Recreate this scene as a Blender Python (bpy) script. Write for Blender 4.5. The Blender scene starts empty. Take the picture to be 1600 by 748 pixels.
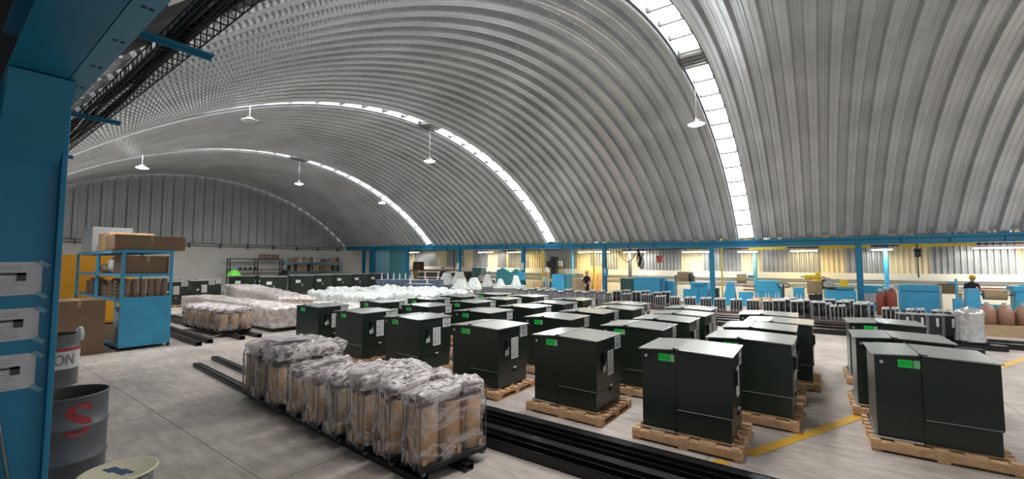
import bpy, math, random
from mathutils import Vector, Matrix, noise
R = math.radians
PI = math.pi
C = bpy.context.scene.collection
S = bpy.context.scene

# ------------------------------------------------------------------ camera
H = 2.1
cam_d = bpy.data.cameras.new('camera')
cam = bpy.data.objects.new('camera', cam_d)
C.objects.link(cam)
cam.location = (0, 0, H)
cam.rotation_euler = (R(90 + 3.45), 0, R(35.7))
cam_d.sensor_fit = 'HORIZONTAL'
cam_d.sensor_width = 36.0
cam_d.lens = 36.0 * 660 / 1600
cam_d.clip_start = 0.05
cam_d.clip_end = 300
S.camera = cam

# ------------------------------------------------------------------ world / exposure
w = bpy.data.worlds.new('world')
S.world = w
w.use_nodes = True
bg = w.node_tree.nodes['Background']
bg.inputs[0].default_value = (0.86, 0.93, 1.0, 1)
bg.inputs[1].default_value = 0.5
S.view_settings.view_transform = 'Standard'
S.view_settings.look = 'None'
S.view_settings.gamma = 1
S.view_settings.use_curve_mapping = False
S.view_settings.exposure = 0.17
SKY_E = 30.0          # daylight coming through the roof light sheets
LAMP_E = 60.0         # high bay lamps
TUBE_E = 14.0          # fluorescent tubes of the side aisle


def area(name, loc, sx, sy, power, col=(1, 1, 1), rot=(0, 0, 0)):
    d = bpy.data.lights.new(name, 'AREA')
    d.shape = 'RECTANGLE'
    d.size = sx
    d.size_y = sy
    d.energy = power
    d.color = col
    o = bpy.data.objects.new(name, d)
    C.objects.link(o)
    o.location = loc
    o.rotation_euler = rot
    return o


# added fill light behind the camera, not a source of the hall
area('rear_fill', (6.0, -9.5, 4.2), 12, 5, 70, (0.93, 0.97, 1.0), (R(62), 0, R(8)))

# ------------------------------------------------------------------ materials
MATS = {}


def new_mat(name):
    m = bpy.data.materials.new(name)
    m.use_nodes = True
    MATS[name] = m
    return m, m.node_tree.nodes, m.node_tree.links, m.node_tree.nodes['Principled BSDF']


def mat(name, col, rough=0.5, metal=0.0, var=0.0, scale=4.0, bump=0.0, bscale=40.0, col2=None, spec=None, detail=5.0, coord='Object'):
    """plain procedural material: colour, optional noise towards col2 and a fine bump"""
    m, N, L, P = new_mat(name)
    P.inputs['Base Color'].default_value = (*col, 1)
    P.inputs['Roughness'].default_value = rough
    P.inputs['Metallic'].default_value = metal
    if spec is not None:
        P.inputs['Specular IOR Level'].default_value = spec
    tc = N.new('ShaderNodeTexCoord')
    if var > 0:
        n = N.new('ShaderNodeTexNoise')
        n.inputs['Scale'].default_value = scale
        n.inputs['Detail'].default_value = detail
        L.new(tc.outputs[coord], n.inputs['Vector'])
        r = N.new('ShaderNodeValToRGB')
        r.color_ramp.elements[0].position = 0.5 - var / 2
        r.color_ramp.elements[1].position = 0.5 + var / 2
        c2 = col2 if col2 else tuple(c * 0.7 for c in col)
        r.color_ramp.elements[0].color = (*c2, 1)
        r.color_ramp.elements[1].color = (*col, 1)
        L.new(n.outputs['Fac'], r.inputs['Fac'])
        L.new(r.outputs['Color'], P.inputs['Base Color'])
    if bump > 0:
        n2 = N.new('ShaderNodeTexNoise')
        n2.inputs['Scale'].default_value = bscale
        n2.inputs['Detail'].default_value = 3
        L.new(tc.outputs[coord], n2.inputs['Vector'])
        b = N.new('ShaderNodeBump')
        b.inputs['Strength'].default_value = bump
        b.inputs['Distance'].default_value = 0.01
        L.new(n2.outputs['Fac'], b.inputs['Height'])
        L.new(b.outputs['Normal'], P.inputs['Normal'])
    return m


def emis(name, col, strength):
    m, N, L, P = new_mat(name)
    P.inputs['Base Color'].default_value = (0.8, 0.8, 0.8, 1)
    P.inputs['Emission Color'].default_value = (*col, 1)
    P.inputs['Emission Strength'].default_value = strength
    return m


# floor: worn polished concrete with slab joints and stains
def floor_mat():
    m, N, L, P = new_mat('concrete_floor')
    tc = N.new('ShaderNodeTexCoord')
    n1 = N.new('ShaderNodeTexNoise'); n1.inputs['Scale'].default_value = 0.55; n1.inputs['Detail'].default_value = 8; n1.inputs['Roughness'].default_value = 0.65
    n2 = N.new('ShaderNodeTexNoise'); n2.inputs['Scale'].default_value = 7; n2.inputs['Detail'].default_value = 8; n2.inputs['Roughness'].default_value = 0.7
    mp = N.new('ShaderNodeMapping'); mp.inputs['Scale'].default_value = (0.35, 1.4, 1); mp.inputs['Rotation'].default_value = (0, 0, 0.4)
    L.new(tc.outputs['Object'], n1.inputs['Vector'])
    L.new(tc.outputs['Object'], mp.inputs['Vector']); L.new(mp.outputs[0], n2.inputs['Vector'])
    r1 = N.new('ShaderNodeValToRGB')
    r1.color_ramp.elements[0].position = 0.36; r1.color_ramp.elements[0].color = (0.37, 0.315, 0.275, 1)
    r1.color_ramp.elements[1].position = 0.66; r1.color_ramp.elements[1].color = (0.68, 0.595, 0.53, 1)
    L.new(n1.outputs['Fac'], r1.inputs[0])
    r2 = N.new('ShaderNodeValToRGB')
    r2.color_ramp.elements[0].position = 0.35; r2.color_ramp.elements[0].color = (0.62, 0.6, 0.58, 1)
    r2.color_ramp.elements[1].position = 0.6; r2.color_ramp.elements[1].color = (1, 1, 1, 1)
    L.new(n2.outputs['Fac'], r2.inputs[0])
    mx = N.new('ShaderNodeMix'); mx.data_type = 'RGBA'; mx.blend_type = 'MULTIPLY'; mx.inputs[0].default_value = 0.8
    L.new(r1.outputs[0], mx.inputs[6]); L.new(r2.outputs[0], mx.inputs[7])
    # slab joints : 3.3 m x 2.5 m grid of thin dark lines
    sx = N.new('ShaderNodeSeparateXYZ'); L.new(tc.outputs['Object'], sx.inputs[0])
    outs = []
    for ax, per, off in ((0, 3.3, 1.04), (1, 2.55, 0.52)):
        a = N.new('ShaderNodeMath'); a.operation = 'ADD'; a.inputs[1].default_value = 200 * per + off
        L.new(sx.outputs[ax], a.inputs[0])
        mo = N.new('ShaderNodeMath'); mo.operation = 'MODULO'; mo.inputs[1].default_value = per
        L.new(a.outputs[0], mo.inputs[0])
        lt = N.new('ShaderNodeMath'); lt.operation = 'LESS_THAN'; lt.inputs[1].default_value = 0.014
        L.new(mo.outputs[0], lt.inputs[0]); outs.append(lt)
    mxm = N.new('ShaderNodeMath'); mxm.operation = 'MAXIMUM'
    L.new(outs[0].outputs[0], mxm.inputs[0]); L.new(outs[1].outputs[0], mxm.inputs[1])
    fm = N.new('ShaderNodeMath'); fm.operation = 'MULTIPLY'; fm.inputs[1].default_value = 0.75
    L.new(mxm.outputs[0], fm.inputs[0])
    m2 = N.new('ShaderNodeMix'); m2.data_type = 'RGBA'
    L.new(fm.outputs[0], m2.inputs[0]); L.new(mx.outputs[2], m2.inputs[6]); m2.inputs[7].default_value = (0.09, 0.08, 0.07, 1)
    L.new(m2.outputs[2], P.inputs['Base Color'])
    r3 = N.new('ShaderNodeMapRange'); r3.inputs[3].default_value = 0.38; r3.inputs[4].default_value = 0.62
    L.new(n2.outputs['Fac'], r3.inputs[0]); L.new(r3.outputs[0], P.inputs['Roughness'])
    return m


# galvanised arch sheets: crimped across the rib (bump follows the arc length stored in UV)
def vault_mat():
    m, N, L, P = new_mat('galvanised_vault')
    P.inputs['Metallic'].default_value = 0.55
    P.inputs['Roughness'].default_value = 0.36
    uv = N.new('ShaderNodeUVMap')
    sp = N.new('ShaderNodeSeparateXYZ'); L.new(uv.outputs[0], sp.inputs[0])
    tc = N.new('ShaderNodeTexCoord')
    n = N.new('ShaderNodeTexNoise'); n.inputs['Scale'].default_value = 0.5; n.inputs['Detail'].default_value = 6
    L.new(tc.outputs['Object'], n.inputs['Vector'])
    r = N.new('ShaderNodeValToRGB')
    r.color_ramp.elements[0].position = 0.3; r.color_ramp.elements[0].color = (0.48, 0.50, 0.51, 1)
    r.color_ramp.elements[1].position = 0.7; r.color_ramp.elements[1].color = (0.66, 0.685, 0.70, 1)
    L.new(n.outputs['Fac'], r.inputs[0]); L.new(r.outputs[0], P.inputs['Base Color'])
    k = N.new('ShaderNodeMath'); k.operation = 'MULTIPLY'; k.inputs[1].default_value = 2 * PI / 0.075
    L.new(sp.outputs[0], k.inputs[0])
    s = N.new('ShaderNodeMath'); s.operation = 'SINE'; L.new(k.outputs[0], s.inputs[0])
    # crimps are strongest on the rib flanks (v channel is 1 there)
    k2 = N.new('ShaderNodeMath'); k2.operation = 'MULTIPLY'
    L.new(s.outputs[0], k2.inputs[0]); L.new(sp.outputs[1], k2.inputs[1])
    b = N.new('ShaderNodeBump'); b.inputs['Strength'].default_value = 0.9; b.inputs['Distance'].default_value = 0.010
    L.new(k2.outputs[0], b.inputs['Height']); L.new(b.outputs[0], P.inputs['Normal'])
    return m


def film_mat(name, lo, hi, scale=9.0, tint=(0.82, 0.8, 0.82), rough=0.18, bump=0.8):
    """stretch film: clear with milky creases"""
    m, N, L, P = new_mat(name)
    P.inputs['Base Color'].default_value = (*tint, 1)
    P.inputs['Roughness'].default_value = rough
    tc = N.new('ShaderNodeTexCoord')
    mp = N.new('ShaderNodeMapping'); mp.inputs['Scale'].default_value = (1.0, 0.22, 0.5)
    L.new(tc.outputs['Object'], mp.inputs[0])
    n = N.new('ShaderNodeTexNoise'); n.inputs['Scale'].default_value = scale; n.inputs['Detail'].default_value = 6; n.inputs['Roughness'].default_value = 0.65; n.inputs['Distortion'].default_value = 0.5
    L.new(mp.outputs[0], n.inputs['Vector'])
    # ridges
    a = N.new('ShaderNodeMath'); a.operation = 'SUBTRACT'; a.inputs[1].default_value = 0.5; L.new(n.outputs['Fac'], a.inputs[0])
    ab = N.new('ShaderNodeMath'); ab.operation = 'ABSOLUTE'; L.new(a.outputs[0], ab.inputs[0])
    mr = N.new('ShaderNodeMapRange'); mr.inputs[1].default_value = 0.0; mr.inputs[2].default_value = 0.07; mr.inputs[3].default_value = hi; mr.inputs[4].default_value = lo
    L.new(ab.outputs[0], mr.inputs[0])
    tr = N.new('ShaderNodeBsdfTransparent')
    mix = N.new('ShaderNodeMixShader')
    L.new(mr.outputs[0], mix.inputs[0]); L.new(tr.outputs[0], mix.inputs[1]); L.new(P.outputs[0], mix.inputs[2])
    b = N.new('ShaderNodeBump'); b.inputs['Strength'].default_value = bump; b.inputs['Distance'].default_value = 0.02
    L.new(ab.outputs[0], b.inputs['Height']); L.new(b.outputs[0], P.inputs['Normal'])
    L.new(mix.outputs[0], N['Material Output'].inputs[0])
    return m


floor_mat(); vault_mat()
mat('blue_paint', (0.012, 0.22, 0.38), 0.38, 0, 0.5, 2.0, 0.05, 60, (0.010, 0.18, 0.31))
mat('machine_blue', (0.06, 0.44, 0.72), 0.42, 0, 0.5, 3.0, 0, 60, (0.045, 0.33, 0.56))
mat('deep_blue', (0.03, 0.2, 0.36), 0.45)
mat('teal_paint', (0.08, 0.27, 0.31), 0.5)
mat('turquoise_tarp', (0.08, 0.42, 0.50), 0.5, 0, .5, 6, .5, 8)
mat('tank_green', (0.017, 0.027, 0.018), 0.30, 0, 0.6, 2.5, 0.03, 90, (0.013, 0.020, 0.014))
mat('lid_sheen_grey', (0.56, 0.58, 0.54), 0.26, 0.45, 0.7, 2.2, 0, 60, (0.42, 0.44, 0.41), detail=6)  # pale grey base paints in the roof's reflection on dark green lids
mat('dark_seam', (0.006, 0.008, 0.007), 0.6)
mat('black_steel', (0.018, 0.018, 0.019), 0.38, 0.3, 0.6, 6, 0.1, 60, (0.010, 0.010, 0.011))
mat('grey_steel', (0.16, 0.16, 0.165), 0.4, 0.6)
mat('maroon_steel', (0.12, 0.075, 0.07), 0.5, 0.2)
mat('zinc', (0.62, 0.63, 0.63), 0.32, 0.6)
mat('pallet_wood', (0.74, 0.48, 0.27), 0.75, 0, 0.8, 14, 0.3, 50, (0.36, 0.20, 0.10))
mat('dark_pallet', (0.11, 0.07, 0.045), 0.8, 0, 0.8, 9, 0.3, 50)
mat('cardboard', (0.64, 0.40, 0.22), 0.75, 0, 0.7, 5, 0.1, 60, (0.50, 0.30, 0.155))
mat('brown_box', (0.26, 0.165, 0.095), 0.75, 0, 0.6, 3, 0.1, 60, (0.21, 0.13, 0.075))
mat('kraft', (0.50, 0.36, 0.21), 0.7, 0, 0.6, 5)
mat('white_label', (0.72, 0.72, 0.70), 0.5)
mat('ink', (0.06, 0.06, 0.065), 0.6)
mat('ink_grey', (0.22, 0.22, 0.23), 0.6)
mat('green_label', (0.01, 0.80, 0.09), 0.45)
mat('pale_green', (0.25, 0.62, 0.30), 0.45)
mat('yellow_line', (0.80, 0.45, 0.03), 0.5, 0, 0.6, 14, 0.0, 60, (0.60, 0.34, 0.06))
mat('yellow_paint', (0.85, 0.62, 0.04), 0.4)
mat('orange_panel', (0.90, 0.42, 0.02), 0.45, 0, .5, 2, 0, 10, (.8, .34, .02))
mat('gable_sheet', (0.50, 0.515, 0.52), 0.38, 0.3, 0.5, 0.6, 0, 10, (0.38, 0.395, 0.40))
mat('wall_paint', (0.80, 0.77, 0.71), 0.75, 0, 0.6, 1.5, 0.1, 30, (0.74, 0.71, 0.65))
mat('aisle_wall_paint', (0.62, 0.58, 0.48), 0.7, 0, 0.6, 1.5, 0.1, 30, (0.56, 0.51, 0.42))
mat('sheet_grey', (0.42, 0.42, 0.41), 0.35, 0.45, 0.5, 2)
mat('sheet_cream', (0.66, 0.56, 0.36), 0.55)
mat('drum_grey', (0.17, 0.18, 0.195), 0.45, 0.3, 0.7, 5, 0.3, 25, (0.10, 0.105, 0.115))
mat('drum_inside', (0.05, 0.055, 0.045), 0.7)
mat('red_paint', (0.33, 0.03, 0.03), 0.6)
mat('white_paint', (0.66, 0.65, 0.62), 0.6, 0, .6, 8, 0, 10, (.45, .45, .44))
mat('cream_plate', (0.72, 0.66, 0.46), 0.5, 0, 0.6, 8, 0, 30, (0.60, 0.55, 0.38))
mat('upstand_dimmed', (0.11, 0.115, 0.12), 0.7)
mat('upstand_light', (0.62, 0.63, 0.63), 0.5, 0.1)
mat('plate_blue', (0.07, 0.30, 0.45), 0.4)
mat('navy', (0.05, 0.08, 0.16), 0.6)
mat('paper', (0.62, 0.60, 0.62), 0.7, 0, 0.5, 12, 0.2, 14, (0.54, 0.52, 0.55))
mat('tape', (0.18, 0.38, 0.48), 0.3)
mat('copper_dark', (0.10, 0.055, 0.04), 0.45, 0.3, 0.8, 20, 0.5, 40, (0.035, 0.022, 0.022))
mat('copper_coil', (0.42, 0.24, 0.17), 0.5, 0.1, 0.8, 30, 0.4, 60, (0.28, 0.14, 0.09))
mat('core_dark', (0.045, 0.045, 0.05), 0.45, 0.3, .6, 10, .2, 60)
mat('gas_red', (0.30, 0.07, 0.04), 0.45)
mat('porcelain', (0.80, 0.68, 0.66), 0.3)
mat('wrap_opaque', (0.78, 0.73, 0.69), 0.22, 0, 0.35, 7, 1.0, 9, (0.42, 0.34, 0.30), detail=8)
mat('wrap_white', (0.80, 0.83, 0.80), 0.22, 0, 0.4, 9, 1.0, 12, (0.50, 0.53, 0.50), detail=8)
mat('wrap_grey', (0.27, 0.28, 0.29), 0.25, 0, 0.5, 9, 1.0, 14, (0.15, 0.15, 0.16), detail=8)
mat('foil', (0.66, 0.66, 0.64), 0.25, 0.5, 0.5, 9, 1.0, 12, (0.40, 0.40, 0.40))
mat('slate_blue', (0.16, 0.22, 0.32), 0.45, 0, .6, 4, .1, 20, (.10, .14, .22))
mat('lime_cloth', (0.18, 0.75, 0.08), 0.6)
mat('skin', (0.45, 0.27, 0.19), 0.5)
mat('dark_cloth', (0.015, 0.016, 0.028), 0.8)
mat('denim', (0.03, 0.04, 0.075), 0.8)
mat('helmet_yellow', (0.85, 0.60, 0.02), 0.3)
mat('light_cloth', (0.5, 0.5, 0.52), 0.8)
mat('cable_black', (0.012, 0.012, 0.013), 0.5)
mat('ochre_wood', (0.60, 0.38, 0.14), 0.7, 0, .7, 4)
mat('orange_wood', (0.60, 0.30, 0.13), 0.7, 0, .7, 4)
mat('plastic_grey', (0.42, 0.43, 0.42), 0.3)
mat('spool_wood', (0.42, 0.30, 0.20), 0.7, 0, 0.8, 30, 0.4, 60, (0.16, 0.10, 0.07))
mat('hoist_red', (0.55, 0.08, 0.05), 0.4)
mat('dark_cloth_green', (0.05, 0.12, 0.12), 0.6)
film_mat('film', 0.05, 0.45, 9.0, (0.9, 0.87, 0.86), 0.14)
film_mat('film_top', 0.20, 0.92, 10.0, (0.86, 0.78, 0.76), 0.14)
emis('roof_light_pane', (0.97, 0.99, 1.0), SKY_E)
emis('lamp_glow', (0.93, 1.0, 0.94), LAMP_E)
emis('tube_glow', (1.0, 0.98, 0.92), TUBE_E)
emis('tube_glow_warm', (1.0, 0.80, 0.35), TUBE_E)
m = MATS['film']


# ------------------------------------------------------------------ mesh builder
class MB:
    def __init__(s):
        s.v = []; s.f = []; s.mi = []; s.sm = []; s.mats = []; s.uv = None

    def m(s, name):
        if name not in s.mats:
            s.mats.append(name)
        return s.mats.index(name)

    def add(s, vs, fs, mat, smooth=False):
        b = len(s.v); i = s.m(mat)
        s.v += [tuple(v) for v in vs]
        for f in fs:
            s.f.append([b + k for k in f]); s.mi.append(i); s.sm.append(smooth)
        return s

    def box(s, x0, x1, y0, y1, z0, z1, mat, M=None):
        vs = [(x0, y0, z0), (x1, y0, z0), (x1, y1, z0), (x0, y1, z0), (x0, y0, z1), (x1, y0, z1), (x1, y1, z1), (x0, y1, z1)]
        if M is not None:
            vs = [M @ Vector(v) for v in vs]
        return s.add(vs, [(0, 3, 2, 1), (4, 5, 6, 7), (0, 1, 5, 4), (1, 2, 6, 5), (2, 3, 7, 6), (3, 0, 4, 7)], mat)

    def cyl(s, p0, p1, r0, r1=None, mat='grey_steel', n=16, caps=True, smooth=True, sy=1.0):
        r1 = r0 if r1 is None else r1
        p0 = Vector(p0); p1 = Vector(p1); d = (p1 - p0).normalized()
        a = Vector((1, 0, 0)) if abs(d.z) > 0.9 else d.cross(Vector((0, 0, 1))).normalized()
        b = d.cross(a).normalized(); a = b.cross(d).normalized()
        vs = []
        for p, r in ((p0, r0), (p1, r1)):
            for k in range(n):
                t = 2 * PI * k / n
                vs.append(p + a * (r * math.cos(t)) + b * (r * sy * math.sin(t)))
        s.add(vs, [(k, (k + 1) % n, n + (k + 1) % n, n + k) for k in range(n)], mat, smooth)
        if caps:
            s.add(vs[:n], [tuple(range(n))[::-1]], mat); s.add(vs[n:], [tuple(range(n))], mat)
        return s

    def lathe(s, prof, mat, c=(0, 0, 0), n=24, smooth=True, sy=1.0):
        vs = []
        for r, z in prof:
            for k in range(n):
                t = 2 * PI * k / n
                vs.append((c[0] + r * math.cos(t), c[1] + r * sy * math.sin(t), c[2] + z))
        fs = []
        for j in range(len(prof) - 1):
            for k in range(n):
                fs.append((j * n + k, j * n + (k + 1) % n, (j + 1) * n + (k + 1) % n, (j + 1) * n + k))
        return s.add(vs, fs, mat, smooth)

    def prism(s, pts, axis, a0, a1, mat):
        """pts: 2-D outline; axis 'x','y','z' extrusion"""
        def P(u, v, a):
            return (a, u, v) if axis == 'x' else ((u, a, v) if axis == 'y' else (u, v, a))
        n = len(pts)
        vs = [P(u, v, a0) for u, v in pts] + [P(u, v, a1) for u, v in pts]
        fs = [tuple(range(n))[::-1], tuple(range(n, 2 * n))] + [(k, (k + 1) % n, n + (k + 1) % n, n + k) for k in range(n)]
        return s.add(vs, fs, mat)

    def tube(s, pts, r, mat, n=8):
        pts = [Vector(p) for p in pts]
        vs = []
        for i, p in enumerate(pts):
            d = (pts[min(i + 1, len(pts) - 1)] - pts[max(i - 1, 0)]).normalized()
            up = Vector((0, 0, 1)) if abs(d.z) < 0.9 else Vector((1, 0, 0))
            a = d.cross(up).normalized(); b = a.cross(d).normalized()
            for k in range(n):
                t = 2 * PI * k / n
                vs.append(p + a * r * math.cos(t) + b * r * math.sin(t))
        fs = []
        for j in range(len(pts) - 1):
            for k in range(n):
                fs.append((j * n + k, j * n + (k + 1) % n, (j + 1) * n + (k + 1) % n, (j + 1) * n + k))
        fs.append(tuple(range(n))); fs.append(tuple(range((len(pts) - 1) * n, len(pts) * n)))
        return s.add(vs, fs, mat, True)

    def build(s, name, parent=None, loc=(0, 0, 0), rz=0, bevel=0.0, fixn=True):
        me = bpy.data.meshes.new(name)
        me.from_pydata(s.v, [], s.f)
        for mn in s.mats:
            me.materials.append(MATS[mn])
        me.polygons.foreach_set('material_index', s.mi)
        me.polygons.foreach_set('use_smooth', s.sm)
        me.update()
        if fixn:
            import bmesh
            bm = bmesh.new(); bm.from_mesh(me)
            bmesh.ops.recalc_face_normals(bm, faces=bm.faces)
            bm.to_mesh(me); bm.free()
        o = bpy.data.objects.new(name, me)
        C.objects.link(o)
        o.location = loc; o.rotation_euler = (0, 0, rz)
        if parent:
            o.parent = parent
        if bevel > 0:
            b = o.modifiers.new('bevel', 'BEVEL'); b.width = bevel; b.segments = 2; b.limit_method = 'ANGLE'; b.angle_limit = R(50)
        return o


def bx(x0, x1, y0, y1, z0, z1, mat):
    return MB().box(x0, x1, y0, y1, z0, z1, mat)


def tag(o, label=None, cat=None, group=None, kind=None):
    if label: o['label'] = label
    if cat: o['category'] = cat
    if group: o['group'] = group
    if kind: o['kind'] = kind
    return o


def thing(name, label, cat, loc=(0, 0, 0), rz=0, group=None):
    o = bpy.data.objects.new(name, None)
    o.empty_display_size = 0.2
    C.objects.link(o)
    o.location = loc; o.rotation_euler = (0, 0, rz)
    return tag(o, label, cat, group)


def kids(o):
    return [c for c in list(C.objects) if c.parent == o]


KIDS = {}


def dup(root, loc, rz=0, label=None, group=None, scale=None):
    def cp(o, par):
        c = o.copy(); C.objects.link(c)
        if par: c.parent = par
        for ch in KIDS_of(o):
            cp(ch, c)
        return c
    def KIDS_of(o):
        if o.name not in KIDS:
            KIDS[o.name] = [x for x in PARENTED() if x.parent == o]
        return KIDS[o.name]
    r = cp(root, None)
    r.location = loc; r.rotation_euler = (0, 0, rz)
    if label: r['label'] = label
    if group: r['group'] = group
    if scale: r.scale = scale
    return r


def PARENTED():
    return [x for x in C.objects if x.parent]


def struct(name, mb, **k):
    return tag(mb.build(name, **k), kind='structure')


def text_mb(txt, size):
    cu = bpy.data.curves.new('t', 'FONT'); cu.body = txt; cu.size = size; cu.align_x = 'CENTER'; cu.align_y = 'CENTER'
    cu.resolution_u = 4
    o = bpy.data.objects.new('t', cu); C.objects.link(o)
    bpy.context.view_layer.update()
    dg = bpy.context.evaluated_depsgraph_get()
    me = bpy.data.meshes.new_from_object(o.evaluated_get(dg))
    vs = [v.co.copy() for v in me.vertices]; fs = [tuple(p.vertices) for p in me.polygons]
    bpy.data.objects.remove(o); bpy.data.curves.remove(cu); bpy.data.meshes.remove(me)
    return vs, fs


# ------------------------------------------------------------------ the building
Y0, Y1, RISE = 0.60, 24.40, 5.0
HS = (Y1 - Y0) / 2; YC = (Y0 + Y1) / 2
RAD = (HS * HS + RISE * RISE) / (2 * RISE)
TH = math.asin(HS / RAD)


def zs(X):                       # height of the eaves; the roof rises gently to the far gable
    return 3.33 + max(0.0, -4.4 - X) * 0.0165


def arch(X, t, d):               # t in -TH..TH, d = outward offset
    rr = RAD + d
    return (X, YC + rr * math.sin(t), zs(X) + RISE - RAD + rr * math.cos(t))


# floor
struct('floor', MB().add([(-60, -14, 0), (30, -14, 0), (30, 40, 0), (-60, 40, 0)], [(0, 1, 2, 3)], 'concrete_floor'))


def ribs(name, xa, xb, n, seg=132):
    pitch = (xb - xa) / n
    k = pitch / 0.6
    prof = [(0.0, 0.0, 0), (0.10, 0.0, 0), (0.115, 0.012, 0), (0.135, 0.012, 0), (0.15, 0.0, 0), (0.245, 0.0, 0), (0.262, 0.02, 1),
            (0.295, 0.17, 1), (0.315, 0.19, 0.3), (0.375, 0.19, 0), (0.385, 0.178, 0), (0.46, 0.178, 0), (0.47, 0.19, 0), (0.53, 0.19, 0.3), (0.55, 0.17, 1), (0.583, 0.02, 1)]
    px = []
    for i in range(n):
        for (x, d, c) in prof:
            px.append((xa + i * pitch + x * k, d, c))
    px.append((xb, 0.0, 0))
    me = bpy.data.meshes.new(name)
    vs = []; fs = []; uvs = []
    W = len(px)
    for j in range(seg + 1):
        t = -TH + 2 * TH * j / seg
        for (x, d, c) in px:
            vs.append(arch(x, t, d))
    for j in range(seg):
        for i in range(W - 1):
            fs.append((j * W + i, j * W + i + 1, (j + 1) * W + i + 1, (j + 1) * W + i))
    me.from_pydata(vs, [], fs)
    ul = me.uv_layers.new(name='UVMap')
    data = []
    for j in range(seg):
        u0 = RAD * 2 * TH * j / seg; u1 = RAD * 2 * TH * (j + 1) / seg
        for i in range(W - 1):
            c = max(px[i][2], px[i + 1][2]) if (px[i][2] + px[i + 1][2]) >= 1.0 else 0.22
            data += [u0, c, u0, c, u1, c, u1, c]
    ul.data.foreach_set('uv', data)
    me.materials.append(MATS['galvanised_vault'])
    o = bpy.data.objects.new(name, me); C.objects.link(o)
    tag(o, kind='structure')
    return o


BANDS = [8.66, -2.84, -14.30, -25.90]
HW = 0.47
edges = [9.6] + BANDS + [-37.9]
spans = []
spans.append((BANDS[0] - HW, BANDS[1] + HW, 18))
spans.append((BANDS[1] - HW, BANDS[2] + HW, 18))
spans.append((BANDS[2] - HW, BANDS[3] + HW, 18))
spans.append((BANDS[3] - HW, -37.9, 19))
for i, (b, a, n) in enumerate(spans):
    ribs('ceiling', a, b, n, 150 if i < 2 else 110)

# skylight bands: panes, side upstands and cross bars
for bi, X in enumerate(BANDS):
    NP = 27
    p = MB(); fr = MB(); vent = MB()
    w2 = 0.31
    dt = 2 * TH / NP
    for j in range(NP):
        ta = -TH + j * dt; tb = ta + dt
        tm = (ta + tb) / 2; ym = YC + RAD * math.sin(tm)
        is_vent = 12.75 < ym < 13.7
        closed = is_vent or (bi < 2 and ym < 3.2) or ym < 1.5
        g = 0.0016
        for q in range(4):
            t0 = ta + g + (tb - ta - 2 * g) * q / 4; t1 = ta + g + (tb - ta - 2 * g) * (q + 1) / 4
            tgt = vent if is_vent else (fr if closed else p)
            dd_ = 0.10 if is_vent else 0.24
            tgt.add([arch(X - w2, t0, dd_), arch(X + w2, t0, dd_), arch(X + w2, t1, dd_), arch(X - w2, t1, dd_)], [(0, 1, 2, 3)],
                    'white_paint' if closed else 'roof_light_pane')
        # bar
        for (ty, tw) in ((ta, 0.0022),):
            fr.add([arch(X - w2, ty - tw, 0.10), arch(X + w2, ty - tw, 0.10), arch(X + w2, ty + tw, 0.10), arch(X - w2, ty + tw, 0.10),
                    arch(X - w2, ty - tw, 0.25), arch(X + w2, ty - tw, 0.25), arch(X + w2, ty + tw, 0.25), arch(X - w2, ty + tw, 0.25)],
                   [(0, 1, 2, 3), (4, 5, 6, 7), (0, 1, 5, 4), (2, 3, 7, 6)], 'black_steel')
        if is_vent:   # ridge ventilator: louvre blades below the closed sheet
            for q in range(5):
                tq = ta + dt * (q + 0.5) / 5
                vent.add([arch(X - w2, tq - 0.004, -0.02), arch(X + w2, tq - 0.004, -0.02), arch(X + w2, tq + 0.006, 0.05), arch(X - w2, tq + 0.006, 0.05)], [(0, 1, 2, 3)], 'white_paint')
    # side upstands (pale outer strip, inner faces coloured dark to counter pane glare)
    SG = 110
    for sgn in (-1, 1):
        prof = [(HW, 0.0), (w2 + 0.09, -0.02), (w2 + 0.07, 0.04), (w2 + 0.02, 0.05), (w2 + 0.0, 0.25)]
        vs = []
        for j in range(SG + 1):
            t = -TH + 2 * TH * j / SG
            for (x, d) in prof:
                vs.append(arch(X + sgn * x, t, d))
        fs = []
        for j in range(SG):
            for i in range(len(prof) - 1):
                fs.append((j * 5 + i, j * 5 + i + 1, (j + 1) * 5 + i + 1, (j + 1) * 5 + i))
        fr.add(vs, [f for q, f in enumerate(fs) if q % 4 != 0], 'upstand_dimmed', False)
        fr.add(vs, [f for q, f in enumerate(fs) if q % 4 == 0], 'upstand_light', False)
    struct('window_%d' % (bi + 1), p)
    struct('trim_%d' % (bi + 1), fr, fixn=False)
    if vent.v:
        tag(vent.build('roof_ventilator'), ['grey louvred ventilator in the roof light over the open bay out of view', 'grey louvred ventilator in the big nearest roof light strip at the top',
            'small grey ventilator in the middle roof light strip', 'grey ventilator in the farthest roof light strip'][bi], 'ventilator')

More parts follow.
